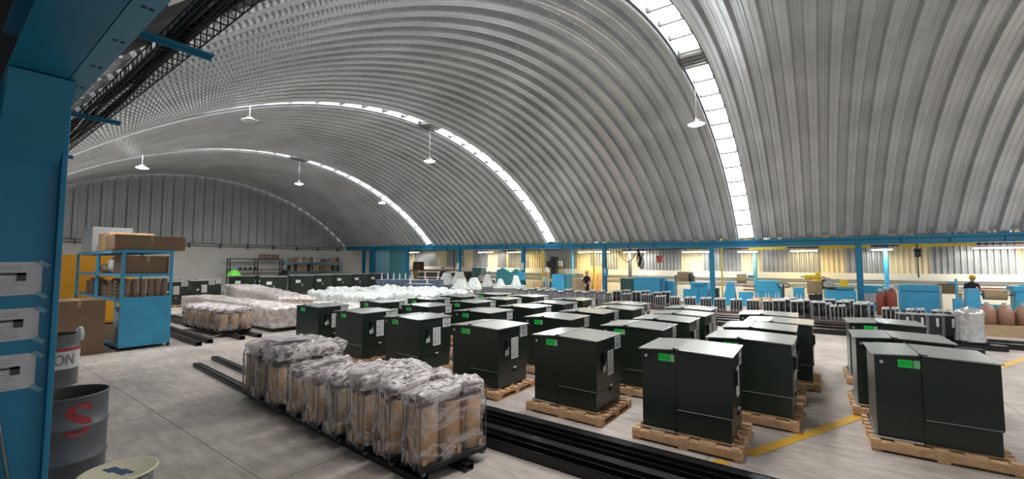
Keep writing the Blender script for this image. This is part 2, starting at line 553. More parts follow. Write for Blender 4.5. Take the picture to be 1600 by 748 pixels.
# far gable: deep vertical sheets above, painted masonry below with two pipes
gz0 = 3.78
gb = MB()
GX = -37.9
y = Y0 - 0.1
i = 0
def archz(yv):
    yy = max(-1, min(1, (yv - YC) / RAD))
    return zs(GX) + RISE - RAD + RAD * math.cos(math.asin(yy))
while y < Y1:
    pts = [(0, 0), (0.34, 0), (0.40, 0.13), (0.58, 0.13), (0.64, 0)]
    for k in range(4):
        ya, da = pts[k]; yb, db = pts[k + 1]
        ya += y; yb += y
        yb2 = min(yb, Y1 + 0.05)
        z1a = archz(ya) + 0.05; z1b = archz(yb) + 0.05
        gb.add([(GX - 0.2 + da, ya, gz0), (GX - 0.2 + db, yb, gz0), (GX - 0.2 + db, yb, z1b), (GX - 0.2 + da, ya, z1a)], [(0, 1, 2, 3)], 'gable_sheet')
    y += 0.64
struct('wall_far', gb, fixn=False)
struct('wall_far_lower', bx(GX - 0.35, GX - 0.1, -6, 28.2, 0, gz0 + 0.02, 'wall_paint'))
pp = MB()
for z in (3.56, 3.74):
    pp.tube([(GX + 0.05, 0.6, z), (GX + 0.05, 24.2, z)], 0.03, 'grey_steel')
for k in range(12):
    pp.box(GX - 0.1, GX + 0.1, 1.5 + k * 2, 1.56 + k * 2, 3.4, 3.78, 'grey_steel')
tag(pp.build('wall_pipes'), 'pair of thin grey conduit pipes running along the foot of the far gable sheets', 'pipe')

# ---- aisle wall beyond the blue columns
YW = 28.0
def zl(X): return 1.68 + max(0, -X) * 0.0095
XL, XR = -38.0, 9.0
struct('wall_back_lower', MB().add([(XL, YW, 0), (XR, YW, 0), (XR, YW, zl(XR)), (XL, YW, zl(XL)), (XL, YW + .2, 0), (XR, YW + .2, 0), (XR, YW + .2, zl(XR)), (XL, YW + .2, zl(XL)), (0, YW, zl(0)), (0, YW + .2, zl(0))],
       [(0, 1, 2, 8, 3), (4, 5, 6, 9, 7), (3, 8, 9, 7), (8, 2, 6, 9)], 'aisle_wall_paint'))
cs = MB()
random.seed(4)
x = XL
xk = XL
cream = False; left_n = 6
while x < XR:
    if left_n <= 0:
        cream = not cream
        left_n = random.choice((5, 6, 7)) if cream else random.choice((8, 10, 13, 15))
    left_n -= 1
    mt = 'sheet_cream' if cream else 'sheet_grey'
    for (xa, ya, xb, yb) in ((0, 0, .09, 0), (.09, 0, .12, .07), (.12, .07, .18, .07), (.18, .07, .21, 0)):
        cs.add([(x + xa, YW + 0.02 + ya, zl(x)), (x + xb, YW + 0.02 + yb, zl(x)), (x + xb, YW + 0.02 + yb, 4.2), (x + xa, YW + 0.02 + ya, 4.2)], [(0, 1, 2, 3)], mt)
    x += 0.21
struct('wall_back', cs, fixn=False)
struct('ceiling_aisle', MB().box(XL, XR, Y1 + 0.25, YW + 0.3, 4.15, 4.2, 'sheet_grey'))
rl = MB()
for z in (1.05, 1.32):
    rl.tube([(-36, YW - 0.08, z + .3), (-4, YW - 0.08, z), (9, YW - 0.08, z)], 0.035, 'grey_steel')
tag(rl.build('wall_pipes'), 'grey service pipes running low along the cream wall behind the machines', 'pipe')
struct('wall_left_aisle', bx(GX - 0.35, GX - 0.1, 24.4, 28.2, gz0, 4.2, 'wall_paint'))

# eaves beam on the far side and its columns
def ibeam(mb, xa, xb, y, z0a, z0b, h, w, mt):
    def bxx(ya, yb, da, db):
        mb.add([(xa, ya, z0a + da), (xb, ya, z0b + da), (xb, yb, z0b + da), (xa, yb, z0a + da), (xa, ya, z0a + db), (xb, ya, z0b + db), (xb, yb, z0b + db), (xa, yb, z0a + db)],
               [(0, 3, 2, 1), (4, 5, 6, 7), (0, 1, 5, 4), (1, 2, 6, 5), (2, 3, 7, 6), (3, 0, 4, 7)], mt)
    bxx(y - w / 2, y + w / 2, 0, 0.02); bxx(y - w / 2, y + w / 2, h - 0.02, h); bxx(y - 0.012, y + 0.012, 0.02, h - 0.02)
YB = 24.42
bm_ = MB()
ibeam(bm_, -37.8, -4.4, YB, zs(-37.8) - 0.33, zs(-4.4) - 0.33, 0.31, 0.22, 'blue_paint')
ibeam(bm_, -4.4, 9.2, YB, 3.0, 3.0, 0.31, 0.22, 'blue_paint')
bm_.add([(-37.8, YB - .13, zs(-37.8) - .08), (-4.4, YB - .13, 3.25), (9.2, YB - .13, 3.25), (9.2, YB - .15, 3.35), (-4.4, YB - .15, 3.35), (-37.8, YB - .15, zs(-37.8) + .02)],
        [(0, 1, 4, 5), (1, 2, 3, 4)], 'blue_paint')
for k in range(32):
    xx = 9 - k * 1.5
    bm_.box(xx - 0.01, xx + 0.01, YB - 0.105, YB + 0.105, zs(xx) - 0.31, zs(xx) - 0.04, 'blue_paint')
tag(bm_.build('eaves_beam'), 'long blue steel beam carrying the foot of the roof along the far columns', 'beam')

pos_words = {0: 'blue steel column in front of the big blue cabinet and red gas bottles at right', 1: 'blue steel column between the stepped blue machine and the tapered stand',
             2: 'blue steel column beside the leaning wood sheets and the worker', 3: 'blue steel column with a white notice and blue cover, behind the wrapped humps',
             4: 'blue steel column with a pale notice, left of the dark machines', 5: 'blue steel column right of the brown shelving in the far corner',
             6: 'blue steel column in the far corner beside the blue curtain panel'}
COLX = [1.57, -4.48, -10.55, -16.6, -22.65, -28.7, -34.9]
c0 = MB()
c0.box(-0.11, 0.11, -0.13, -0.11, 0, 1, 'blue_paint'); c0.box(-0.11, 0.11, 0.11, 0.13, 0, 1, 'blue_paint'); c0.box(-0.09, 0.09, -0.11, 0.11, 0, 1, 'blue_paint')
for i, X in enumerate(COLX):
    t = thing('steel_column', pos_words[i], 'column', (X, YB, 0), 0, 'blue columns along the far side')
    h = zs(X) - 0.33
    c = MB()
    c.box(-0.11, 0.11, -0.12, -0.10, 0, h, 'blue_paint'); c.box(-0.11, 0.11, 0.10, 0.12, 0, h, 'blue_paint'); c.box(-0.012, 0.012, -0.10, 0.10, 0, h, 'blue_paint')
    c.box(-0.085, -0.07, -0.10, 0.10, 0, h, 'blue_paint')
    c.build('shaft', t)
    bx(-0.18, 0.18, -0.18, 0.18, 0, 0.02, 'deep_blue').build('base_plate', t)
    if i in (3, 4):
        bx(-0.14, 0.14, -0.135, -0.125, 1.75, 2.25, 'paper').build('notice', t)
    if i == 3:
        bx(-0.28, 0.28, -0.30, -0.14, 1.05, 1.62, 'machine_blue').build('switch_box', t, bevel=.02)
    if i == 2:
        bx(0.02, 0.30, -0.20, -0.13, 1.45, 1.9, 'machine_blue').build('switch_box', t, bevel=.01)
        bx(0.03, 0.16, -0.215, -0.205, 1.62, 1.88, 'paper').build('notice', t)

struct('ceiling_side', bx(-30, 9.6, -7.0, 0.62, 3.74, 3.84, 'core_dark'))
# ---- near side: beam overhead, column with the notices, cable tray
nb = MB()
ibeam(nb, -4.45, 6.0, 0.365, 3.30, 3.30, 0.40, 0.25, 'blue_paint')
nb.box(-30, -4.5, 0.24, 0.49, 3.3, 3.32, 'blue_paint'); nb.box(-30, -4.5, 0.35, 0.38, 3.32, 3.7, 'blue_paint')
tag(nb.build('roof_beam'), 'wide dark blue beam overhead at the upper left corner', 'beam')
gt = MB()
gt.box(-30, 6, 0.495, 0.51, 3.3, 3.62, 'plate_blue')
gt.box(-30, 6, 0.51, 0.60, 3.30, 3.315, 'plate_blue')
for k in range(18):
    xx = 1.0 - k * 0.5
    for dz in (0.06, 0.13):
        gt.cyl((xx, 0.505, 3.3 + dz), (xx, 0.52, 3.3 + dz), 0.012, None, 'dark_seam', 8)
    for dy in (0.54, 0.57):
        gt.cyl((xx, dy, 3.296), (xx, dy, 3.30), 0.010, None, 'dark_seam', 8)
tag(gt.build('roof_plate'), 'lighter blue bolted plate along the edge of the overhead beam', 'beam')

col = thing('steel_column', 'big blue steel column at the left edge with three taped paper notices', 'column', (-4.3, 0.36, 0))
c = MB()
c.box(-0.30, 0.0, -0.42, 0.17, 0, 3.29, 'blue_paint')
c.box(-0.36, 0.05, 0.17, 0.20, 0, 3.29, 'blue_paint')
c.build('shaft', col, bevel=0.004)
bx(-0.45, 0.2, -0.5, 0.26, 0, 0.025, 'deep_blue').build('base_plate', col)
ha = MB()
ha.prism([(0.0, 2.78), (0.0, 3.29), (0.42, 3.29)], 'y', -0.12, 0.165, 'blue_paint')
ha.build('haunch', col)
random.seed(8)
for k, (zt, zb) in enumerate(((2.12, 1.90), (1.81, 1.60), (1.51, 1.28))):
    pm = MB()
    n1, n2 = 14, 8
    vs = []
    for a in range(n1 + 1):
        for b in range(n2 + 1):
            yy = -0.36 + (0.478 - k * .001) * a / n1; zz = zb + (zt - zb) * b / n2
            vs.append((0.004 + 0.003 * noise.noise(Vector((yy * 9, zz * 9, k * 5))), yy, zz + 0.004 * math.sin(yy * 7 + k)))
    pm.add(vs, [(a * (n2 + 1) + b, (a + 1) * (n2 + 1) + b, (a + 1) * (n2 + 1) + b + 1, a * (n2 + 1) + b + 1) for a in range(n1) for b in range(n2)], 'paper', True)
    o = pm.build('paper_notice', col)
    pr = MB()
    hz = zt - zb
    zb0 = zb + hz * 0.60
    pr.box(0.0085, 0.0090, -0.36, 0.045, zb0, zb0 + 0.016, 'ink')
    pr.box(0.0085, 0.0090, 0.005, 0.047, zb0 - 0.018 - .02, zb0 + 0.016, 'ink')
    for q in range(7):
        zz = zb + hz * (0.08 + 0.075 * q)
        if abs(zz - zb0) < 0.03: continue
        xq = -0.36
        while xq < 0.03 - 0.02 * (q % 3):
            l = random.uniform(0.01, 0.04)
            pr.box(0.0085, 0.0088, xq, xq + l, zz, zz + 0.003, 'ink_grey'); xq += l + 0.008
    for q in (0.78, 0.86):
        pr.box(0.0085, 0.0088, -0.36, 0.02, zb + hz * q, zb + hz * q + 0.003, 'ink_grey')
    pr.build('print', o)
    tp = MB()
    for zz in (zb - 0.005, zt - 0.01):
        M = Matrix.Translation((0.0095, 0.118, zz)) @ Matrix.Rotation(R(-38), 4, 'X')
        tp.box(-0.001, 0.0, -0.025, 0.035, -0.012, 0.016, 'tape', M)
    tp.build('tape', o)
# diagonal rod on the column foot
MB().tube([(0.015, -0.06, 1.30), (0.015, 0.13, 0.03)], 0.008, 'grey_steel').build('tie_rod', col)

# cable tray on cantilever arms
tr = thing('cable_tray', 'black wire basket cable tray with bundled cables beside the overhead beam', 'cable tray', (0, 0, 0))
wm = MB()
ty0, ty1, tz = 0.76, 0.92, 3.42
for yy, zz in ((ty0, tz), (ty0, tz + .06), ((ty0 + ty1) / 2, tz), (ty1, tz), (ty1, tz + .1)):
    wm.box(-24, 4, yy - 0.003, yy + 0.003, zz - 0.003, zz + 0.003, 'cable_black')
x = -16.0
while x < 2:
    wm.box(x - .003, x + .003, ty0, ty1, tz - .003, tz + .003, 'cable_black')
    wm.box(x - .003, x + .003, ty0 - .003, ty0 + .003, tz, tz + .06, 'cable_black')
    wm.box(x - .003, x + .003, ty1 - .003, ty1 + .003, tz, tz + .1, 'cable_black')
    x += 0.10
wm.build('wire_basket', tr)
random.seed(3)
for k in range(7):
    pts = []
    ph = random.random() * 6
    y_ = 0.775 + 0.016 * k
    for q in range(70):
        xx = 3 - q * 0.4
        pts.append((xx, y_ + 0.018 * math.sin(q * 0.7 + ph), tz + 0.02 + 0.012 * (k % 3) + 0.012 * math.sin(q * 0.5 + ph * 2) - (0.02 if k in (5, 6) else 0) * abs(math.sin(q * .45))))
    MB().tube(pts, 0.011 + 0.004 * (k % 2), 'cable_black', 6).build('cable', tr)
for k, X in enumerate((-3.0, -5.1, -7.2, -0.9)):
    o = MB().box(X - 0.03, X + 0.03, 0.52, 0.99, 3.39, 3.396, 'blue_paint').box(X - 0.03, X - 0.024, 0.52, 0.99, 3.37, 3.415, 'blue_paint').build('tray_arm', tr)

# high bay lamps
def lamp(loc, X, lit, label):
    t = thing('high_bay_lamp', label, 'lamp', loc, 0, 'high bay lamps hanging from the roof')
    top = arch(X, math.asin((loc[1] - YC) / RAD), 0.1)[2] - loc[2]
    MB().tube([(0, 0, 0.08), (0, 0, top)], 0.012, 'white_paint', 6).build('hanger', t)
    MB().lathe([(0.03, 0.13), (0.10, 0.12), (0.13, 0.06), (0.24, 0.03), (0.26, 0.0), (0.24, -0.012)], 'grey_steel').build('housing', t)
    d = MB(); d.lathe([(0.24, -0.005), (0.15, -0.04), (0.001, -0.035)], 'lamp_glow' if lit else 'plastic_grey'); d.build('diffuser', t)
lamp((-2.84, 13.65, 6.42), -2.84, True, 'glowing round high bay lamp beside the big nearest roof light strip')
lamp((-14.3, 13.40, 6.88), -14.3, True, 'glowing round high bay lamp on a thin rod in the middle of the vault')
lamp((-25.9, 13.37, 7.13), -25.9, True, 'small glowing high bay lamp below the farthest roof light strip, over the gable')
lamp((-25.9, 5.86, 6.72), -25.9, True, 'small glowing high bay lamp at left near the cardboard boxes')
lamp((-14.3, 5.77, 6.60), -14.3, False, 'unlit dark ringed high bay lamp against the middle roof light strip')
lamp((-25.9, 19.58, 6.67), -25.9, True, 'tiny high bay lamp beside the lower end of the farthest roof light strip')

# ------------------------------------------------------------------ yellow floor line
yl = MB()
def strip(mb, p, q, w, z, mt):
    p = Vector((*p, 0)); q = Vector((*q, 0)); d = (q - p).normalized(); n = Vector((-d.y, d.x, 0)) * w / 2
    mb.add([(*(p - n).xy, z), (*(q - n).xy, z), (*(q + n).xy, z), (*(p + n).xy, z)], [(0, 1, 2, 3)], mt)
strip(yl, (-1.16, 4.55), (-0.86, 5.12), 0.13, 0.004, 'yellow_line')
strip(yl, (-0.68, 5.45), (0.44, 7.75), 0.13, 0.004, 'yellow_line')
strip(yl, (0.50, 7.9), (3.95, 15.0), 0.13, 0.004, 'yellow_line')
tag(yl.build('painted_line'), 'yellow safety line painted across the concrete floor at right', 'floor marking')

# ------------------------------------------------------------------ transformers
def label_big(mb, x, y0, y1, z0, z1):
    """warning sheet: white with text rows and two pictogram triangles"""
    mb.box(x - .002, x, y0, y1, z0, z1, 'white_label')
    random.seed(11)
    hh = z1 - z0; ww = y1 - y0
    for r in range(9):
        z = z1 - hh * (0.08 + r * 0.098)
        pict = r in (2, 3, 6, 7)
        yy = y0 + ww * (0.42 if pict else 0.1)
        while yy < y1 - ww * 0.12:
            l = random.uniform(0.008, 0.028)
            mb.box(x, x + .0006, yy, min(yy + l, y1 - ww * .08), z - hh * .03, z, 'ink'); yy += l + 0.006
    for zc in (z1 - hh * 0.34, z1 - hh * 0.73):
        s = ww * 0.16
        cy = y0 + ww * 0.23
        mb.add([(x + .0006, cy - s, zc - s), (x + .0006, cy + s, zc - s), (x + .0006, cy, zc + s)], [(0, 1, 2)], 'ink')
        s *= .55
        mb.add([(x + .0009, cy - s, zc - s * 1.3), (x + .0009, cy + s, zc - s * 1.3), (x + .0009, cy, zc + s * .8)], [(0, 1, 2)], 'white_label')


def make_transformer(name, label, ptop=1.0):
    """pad-mounted transformer, base at z=0, X: -0.5..0.5, Y: -0.41..0.41 ; top about 0.99"""
    t = thing(name, label, 'transformer')
    xs = -0.095                      # split between tank and cabinet
    T = 0.955
    MB().box(-0.495, xs - 0.004, -0.405, 0.405, 0.012, T - 0.012, 'tank_green').build('tank', t, bevel=0.006)
    fl = MB().box(-0.52, xs - 0.02, -0.435, 0.435, 0.0, 0.014, 'tank_green').box(-0.52, xs - 0.02, -0.437, -0.433, 0.0, 0.02, 'zinc')
    fl.build('base_flange', t)
    cb = MB()
    cb.box(xs, 0.49, -0.40, 0.40, 0.0, 0.255, 'tank_green')
    cb.build('sill', t, bevel=0.006)
    hd = MB()
    hd.box(xs, 0.505, -0.412, 0.412, 0.262, T - 0.012, 'tank_green')
    hd.box(xs, 0.503, -0.408, 0.408, 0.252, 0.262, 'dark_seam')
    hd.box(xs - 0.006, xs, -0.40, 0.40, 0.02, T - 0.02, 'dark_seam')
    hd.box(xs + 0.01, 0.505, -0.4155, -0.412, 0.262, 0.268, 'zinc')
    hood = hd.build('door', t, bevel=0.006)
    # slightly pitched lid in two leaves
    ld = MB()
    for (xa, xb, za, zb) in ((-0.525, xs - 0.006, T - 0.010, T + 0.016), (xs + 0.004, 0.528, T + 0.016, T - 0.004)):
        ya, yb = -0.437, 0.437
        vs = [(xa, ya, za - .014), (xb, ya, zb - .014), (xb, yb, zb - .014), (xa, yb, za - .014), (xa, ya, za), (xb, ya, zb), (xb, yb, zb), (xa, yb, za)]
        ld.add(vs, [(0, 3, 2, 1), (4, 5, 6, 7), (0, 1, 5, 4), (1, 2, 6, 5), (2, 3, 7, 6), (3, 0, 4, 7)], 'lid_sheen_grey')
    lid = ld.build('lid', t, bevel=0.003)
    hg = MB()
    for yy in (-0.44, 0.42):
        hg.cyl((xs - 0.012, yy, T + 0.016), (xs - 0.012, yy + 0.05, T + 0.016), 0.012, None, 'dark_seam', 8)
        hg.box(xs + 0.0, xs + 0.05, yy, yy + .02, T + 0.012, T + .022, 'dark_seam')
    hg.box(xs - 0.004, xs + 0.002, -0.42, 0.42, T + 0.005, T + .018, 'dark_seam')
    hg.build('hinge', lid)
    # lifting lug
    MB().cyl((-0.435, -0.405, T - 0.095), (-0.435, -0.44, T - 0.095), 0.018, None, 'zinc', 12).cyl((-0.435, -0.405, T - 0.095), (-0.435, -0.415, T - 0.095), 0.03, None, 'tank_green', 12).build('lifting_lug', t)
    # green sticker
    st = MB()
    st.box(-0.290, -0.165, -0.4068, -0.4055, T - 0.142, T - 0.055, 'green_label')
    st.box(-0.158, -0.104, -0.4068, -0.4055, T - 0.142, T - 0.055, 'pale_green')
    random.seed(2)
    for q in range(3):
        xx = -0.275
        while xx < -0.18:
            l = random.uniform(.006, .018)
            st.box(xx, xx + l, -0.4074, -0.4068, T - 0.12 + q * .018, T - 0.113 + q * .018, 'tank_green'); xx += l + .006
    tag(st.build('sticker', t), 'bright green sticker with small print')
    # door furniture on the +X face
    x = 0.505
    hdl = MB()
    hdl.box(x, x + .012, -0.23, -0.15, 0.56, 0.76, 'dark_seam')
    hdl.box(x + .012, x + .035, -0.225, -0.205, 0.60, 0.75, 'black_steel')
    hdl.box(x + .012, x + .035, -0.225, -0.165, 0.74, 0.755, 'black_steel')
    hdl.cyl((x + .02, -0.19, 0.60), (x + .02, -0.19, 0.63), 0.02, None, 'zinc', 10)
    hdl.build('handle', hood)
    tg = MB().box(x + .02, x + .022, -0.245, -0.205, 0.50, 0.585, 'white_label').box(x + .02, x + .022, -0.190, -0.155, 0.51, 0.59, 'white_label')
    tg.box(x, x + .02, -0.226, -0.224, 0.585, 0.60, 'zinc')
    tag(tg.build('tag', hood), 'two small white hanging tags')
    lb = MB(); label_big(lb, x + .003, -0.06, 0.135, 0.42, 0.76)
    tag(lb.build('warning_label', hood), 'white warning sheet with small print and pictograms')
    # marking plate in the top far corner : two rows of stencilled characters
    hv = MB().box(x, x + .002, 0.19, 0.405, 0.745, 0.925, 'white_label')
    random.seed(5)
    for (za, zb, ws) in ((0.865, 0.905, .026), (0.765, 0.835, .034)):
        yy = 0.205
        while yy < 0.37:
            hv.box(x + .002, x + .0028, yy, yy + ws * .28, za, zb, 'ink')
            if random.random() < .6: hv.box(x + .002, x + .0028, yy + ws * .28, yy + ws * .75, zb - .01, zb, 'ink')
            if random.random() < .6: hv.box(x + .002, x + .0028, yy + ws * .28, yy + ws * .75, za, za + .01, 'ink')
            if random.random() < .5: hv.box(x + .002, x + .0028, yy + ws * .55, yy + ws * .78, za, zb, 'ink')
            yy += ws * 1.1
    hv.box(x + .002, x + .0026, 0.195, 0.40, 0.846, 0.852, 'ink')
    tag(hv.build('marking_label', hood), 'white label with two rows of black characters')
    la = MB().box(x - .015, x + .012, 0.0, 0.075, 0.262, 0.285, 'white_label').prism([(0.0, 0.255), (0.075, 0.255), (0.0375, 0.19)], 'x', x - .016, x + .004, 'dark_seam')
    la.build('latch', hood)
    return t


def make_pallet(label, wood='pallet_wood'):
    mb = MB()
    random.seed(21)
    w2, d2 = 0.59, 0.52
    for xx in (-w2, -0.045, w2 - 0.09):          # blocks with a bottom runner along Y
        for yy in (-d2, -0.05, d2 - 0.12):
            mb.box(xx, xx + 0.09, yy, yy + 0.12, 0.016, 0.07, wood)
        mb.box(xx, xx + 0.09, -d2, d2, 0.0, 0.016, wood)
        mb.box(xx, xx + 0.09, -d2, d2, 0.07, 0.088, wood)
    # front and rear edge boards, stopping short of the floor
    for yy in (-d2 - .012, d2 - 0.02):
        mb.box(-w2, w2, yy, yy + 0.022, 0.026, 0.112, wood)
    ys = -d2
    k = 0
    while ys < d2 - 0.05:
        mb.box(-w2, w2, ys, ys + 0.095, 0.088, 0.109, wood)
        ys += 0.157
    # packing blocks along the edge
    for (a, b) in ((-0.59, -0.50), (-0.38, -0.22), (-0.06, 0.06), (0.17, 0.34), (0.49, 0.57)):
        mb.box(a, b, -d2 + 0.0, -d2 + 0.085, 0.108, 0.128, wood)
    mb.box(-0.05, 0.05, -d2 - .016, -d2 + 0.03, 0.0, 0.131, wood)
    for yy in (-0.15, 0.2):
        mb.box(w2 - 0.07, w2 - 0.01, yy, yy + 0.07, 0.108, 0.131, wood)
    for yy in (-0.35, 0.0, 0.35):
        mb.box(-0.5, 0.5, yy - .04, yy + .04, 0.108, 0.132, wood)
    o = mb.build('wooden_pallet', bevel=0.003)
    return tag(o, label, 'pallet')


GRID = {  # column letter -> [(left x, right x, y front)] nearest row first
    0: [(-1.83, -.79, 5.25), (-1.29, -.29, 6.56), (-1.31, -.30, 7.82), (-1.09, -.10, 8.83), (-1.32, -.39, 10.02)],
    1: [(-3.47, -2.39, 5.31), (-3.05, -1.96, 6.80), (-2.87, -1.89, 7.98), (-2.85, -1.81, 9.10), (-3.00, -1.96, 10.37)],
    2: [(-5.19, -4.10, 5.37), (-4.82, -3.70, 7.05), (-4.66, -3.64, 8.32), (-4.40, -3.44, 9.42), (-4.70, -3.64, 10.6)],
    3: [(-7.10, -5.96, 5.42), (-6.65, -5.66, 7.04), (-6.51, -5.42, 8.44), (-6.42, -5.33, 9.70), (-6.45, -5.50, 11.07)],
    4: [(-8.87, -7.76, 5.44), (-8.68, -7.76, 7.20), (-8.43, -7.46, 8.70), (-8.45, -7.40, 9.98), (-8.34, -7.31, 11.38)],
    5: [(-10.81, -9.84, 5.60), (-10.58, -9.61, 7.28), (-10.20, -9.26, 8.70), (-10.18, -9.21, 10.04), (-9.94, -8.9, 11.5)],
}
rown = ['front row', 'second row', 'third row', 'fourth row', 'rearmost row']
coln = ['rightmost of six', 'second from the right', 'third from the right', 'third from the left', 'second from the left', 'leftmost of six']
proto = None
pproto = None
PZ = 0.132
TILT = [0.6, -1.2, 0.8, -0.5, 1.4, -1.0, 0.3]
k = 0
for c in range(6):
    for r in range(5):
        xa, xb, yf = GRID[c][r]
        cx = (xa + xb) / 2; cy = yf + 0.435
        rz = R(TILT[k % 7]); k += 1
        lab = 'dark green transformer in the %s of the big block, %s' % (rown[r], coln[c])
        pl = 'wooden pallet of the %s in the big block, %s' % (rown[r], coln[c])
        if proto is None:
            proto = make_transformer('pad_mounted_transformer', lab)
            proto['group'] = 'green transformers in the big block'
            pproto = make_pallet(pl); pproto['group'] = 'pallets under the green transformers'
            proto.location = (cx, cy, PZ); proto.rotation_euler = (0, 0, rz)
            pproto.location = (cx, cy - .01, 0); pproto.rotation_euler = (0, 0, rz)
            bpy.context.view_layer.update()
        else:
            dup(proto, (cx, cy, PZ), rz, lab, 'green transformers in the big block')
            dup(pproto, (cx + .03 * math.sin(k * 2.3), cy - .01, 0), rz, pl, 'pallets under the green transformers')
for (x, y, lab, pl) in ((1.00, 6.93, 'nearest dark green transformer at the right edge, left side and front visible', 'wooden pallet under the nearest transformer at the right edge'),
                        (0.91, 8.24, 'dark green transformer at right, middle of the right hand row of three', 'wooden pallet under the middle transformer of the right hand row'),
                        (0.93, 10.15, 'dark green transformer at right, farthest of the right hand row of three', 'wooden pallet under the farthest transformer of the right hand row')):
    dup(proto, (x, y, PZ), R(0.8), lab, 'green transformers in the right hand row')
    dup(pproto, (x + .02, y, 0), R(0.8), pl, 'pallets under the right hand row')
# group of transformers standing left behind the coils, labels facing the aisle
li = 0
names = ['behind the blue rack, nearest', 'behind the blue rack, second', 'with white label left of the long wrapped pallet', 'just left of the green cloth', 'at the back behind the long wrapped pallets, far left']
for (x, y, n) in ((-26.5, 7.4, 'dark transformer partly hidden by the blue rack, white label on its side'), (-27.3, 8.85, 'dark transformer with two white labels between the blue rack and the wrapped pallets'),
                  (-28.8, 9.7, 'dark transformer with white labels at the back left end of the wrapped pallets'), (-29.4, 8.0, 'dark transformer hidden mostly behind the first ones by the rack')):
    dup(proto, (x, y, PZ), R(-4), n, 'dark transformers left of the wrapped pallets', (1.25, 1.25, 1.2))
    dup(pproto, (x, y, 0), R(-4), {-26.5: 'wooden pallet under the dark transformer partly hidden by the blue rack', -27.3: 'wooden pallet under the dark transformer between the rack and wrapped pallets', -28.8: 'wooden pallet under the dark transformer behind the long wrapped pallet', -29.4: 'wooden pallet under the dark transformer mostly hidden by the rack'}[x], 'pallets of the left transformers', (1.25, 1.25, 1))


# older transformers with plain white plate, at the far wall
def make_far_transformer(label):
    t = thing('cabinet_transformer', label, 'transformer')
    MB().box(-0.72, 0.72, -0.5, 0.55, 0.12, 1.34, 'tank_green').build('tank', t, bevel=.01)
    MB().box(-0.76, 0.76, -0.56, 0.6, 1.34, 1.38, 'lid_sheen_grey').build('lid', t)
    d = MB()
    d.box(-0.70, -0.01, -0.53, -0.50, 0.2, 1.30, 'tank_green'); d.box(0.01, 0.70, -0.53, -0.50, 0.2, 1.30, 'tank_green'); d.box(-0.01, 0.01, -0.525, -0.5, .2, 1.3, 'dark_seam')
    dd = d.build('door', t, bevel=.004)
    MB().box(-0.35, -0.05, -0.536, -0.53, 0.85, 1.05, 'white_label').build('plate', dd)
    MB().box(0.05, 0.09, -0.55, -0.53, 0.6, 0.8, 'zinc').build('handle', dd)
    f = MB()
    for xx in (-0.6, 0.45):
        f.box(xx, xx + .15, -0.5, 0.55, 0, 0.12, 'black_steel')
    f.build('skid', t)
    return t
fp = make_far_transformer('dark cabinet transformer at the back, first right of the green cloth')
fp.location = (-31.6, 12.7, 0); fp.rotation_euler = (0, 0, R(60)); fp['group'] = 'dark cabinet transformers near the far wall'
far = [(-28.6, 13.3, 62, 'nearer dark cabinet transformer with a white plate, right behind the long wrapped pallet'),
       (-30.0, 15.9, 60, 'dark cabinet transformer with a white plate below the loaded shelving'),
       (-30.8, 17.9, 60, 'dark cabinet transformer below the right half of the loaded shelving'),
       (-31.3, 19.9, 58, 'dark cabinet transformer with a dull plate behind the white bubble wrap'),
       (-31.7, 21.75, 58, 'dark cabinet transformer with a dull plate near the far corner'),
       (-32.0, 23.6, 56, 'last dark cabinet transformer before the blue tanks'),
       (-32.8, 14.7, 60, 'dark cabinet transformer in the rear row behind the one nearest the wrapped pallet'),
       (-33.6, 17.6, 60, 'dark cabinet transformer in the rear row directly before the shelving'),
       (-34.2, 20.6, 60, 'dark cabinet transformer in the rear row right of the shelving'),
       (-34.6, 22.8, 60, 'dark cabinet transformer in the rear row toward the blue corner')]
for (x, y, a, n) in far:
    dup(fp, (x, y, 0), R(a), n, 'dark cabinet transformers near the far wall')

ORD = ['first', 'second', 'third', 'fourth', 'fifth', 'sixth', 'seventh', 'eighth', 'ninth', 'tenth', 'eleventh', 'twelfth', 'thirteenth', 'fourteenth', 'fifteenth', 'sixteenth', 'seventeenth']
# ------------------------------------------------------------------ black channels on the floor
def channel(name, p, q, w, h, label, group, mt='black_steel', z=0.0, flip=False):
    """C-section steel channel lying open side up between p and q"""
    mb = MB()
    p = Vector((*p, 0)); q = Vector((*q, 0)); L_ = (q - p).length; a = math.atan2(q.y - p.y, q.x - p.x)
    th = 0.008
    mb.box(0, L_, -w / 2, w / 2, 0, th, mt) if not flip else mb.box(0, L_, -w / 2, w / 2, h - th, h, mt)
    mb.box(0, L_, -w / 2, -w / 2 + th, 0, h, mt); mb.box(0, L_, w / 2 - th, w / 2, 0, h, mt)
    mb.box(0, L_, -w / 2, -w / 2 + .02, h - th, h, mt); mb.box(0, L_, w / 2 - .02, w / 2, h - th, h, mt)
    o = mb.build(name, None, (p.x, p.y, z), a)
    return tag(o, label, 'steel channel', group)
for i, (y, x0, n) in enumerate(((3.98, -3.9, 'nearest'), (4.22, -5.2, 'second nearest'), (4.46, -5.6, 'third'), (4.70, -5.7, 'farthest'))):
    channel('steel_channel', (x0, y), (2.2, y - .03), 0.16, 0.11, 'long black steel channel in front of the transformers, %s of four' % n, 'black channels before the transformers', flip=(i % 2 == 1))
channel('steel_channel', (-10.55, 3.42), (-3.15, 2.92), 0.12, 0.07, 'black steel channel under the foreground wrapped coils, nearer of the pair', 'channels under the wrapped coils', flip=True)
channel('steel_channel', (-11.0, 3.90), (-2.95, 3.36), 0.12, 0.07, 'black steel channel under the foreground wrapped coils, rear one of the pair', 'channels under the wrapped coils', flip=True)
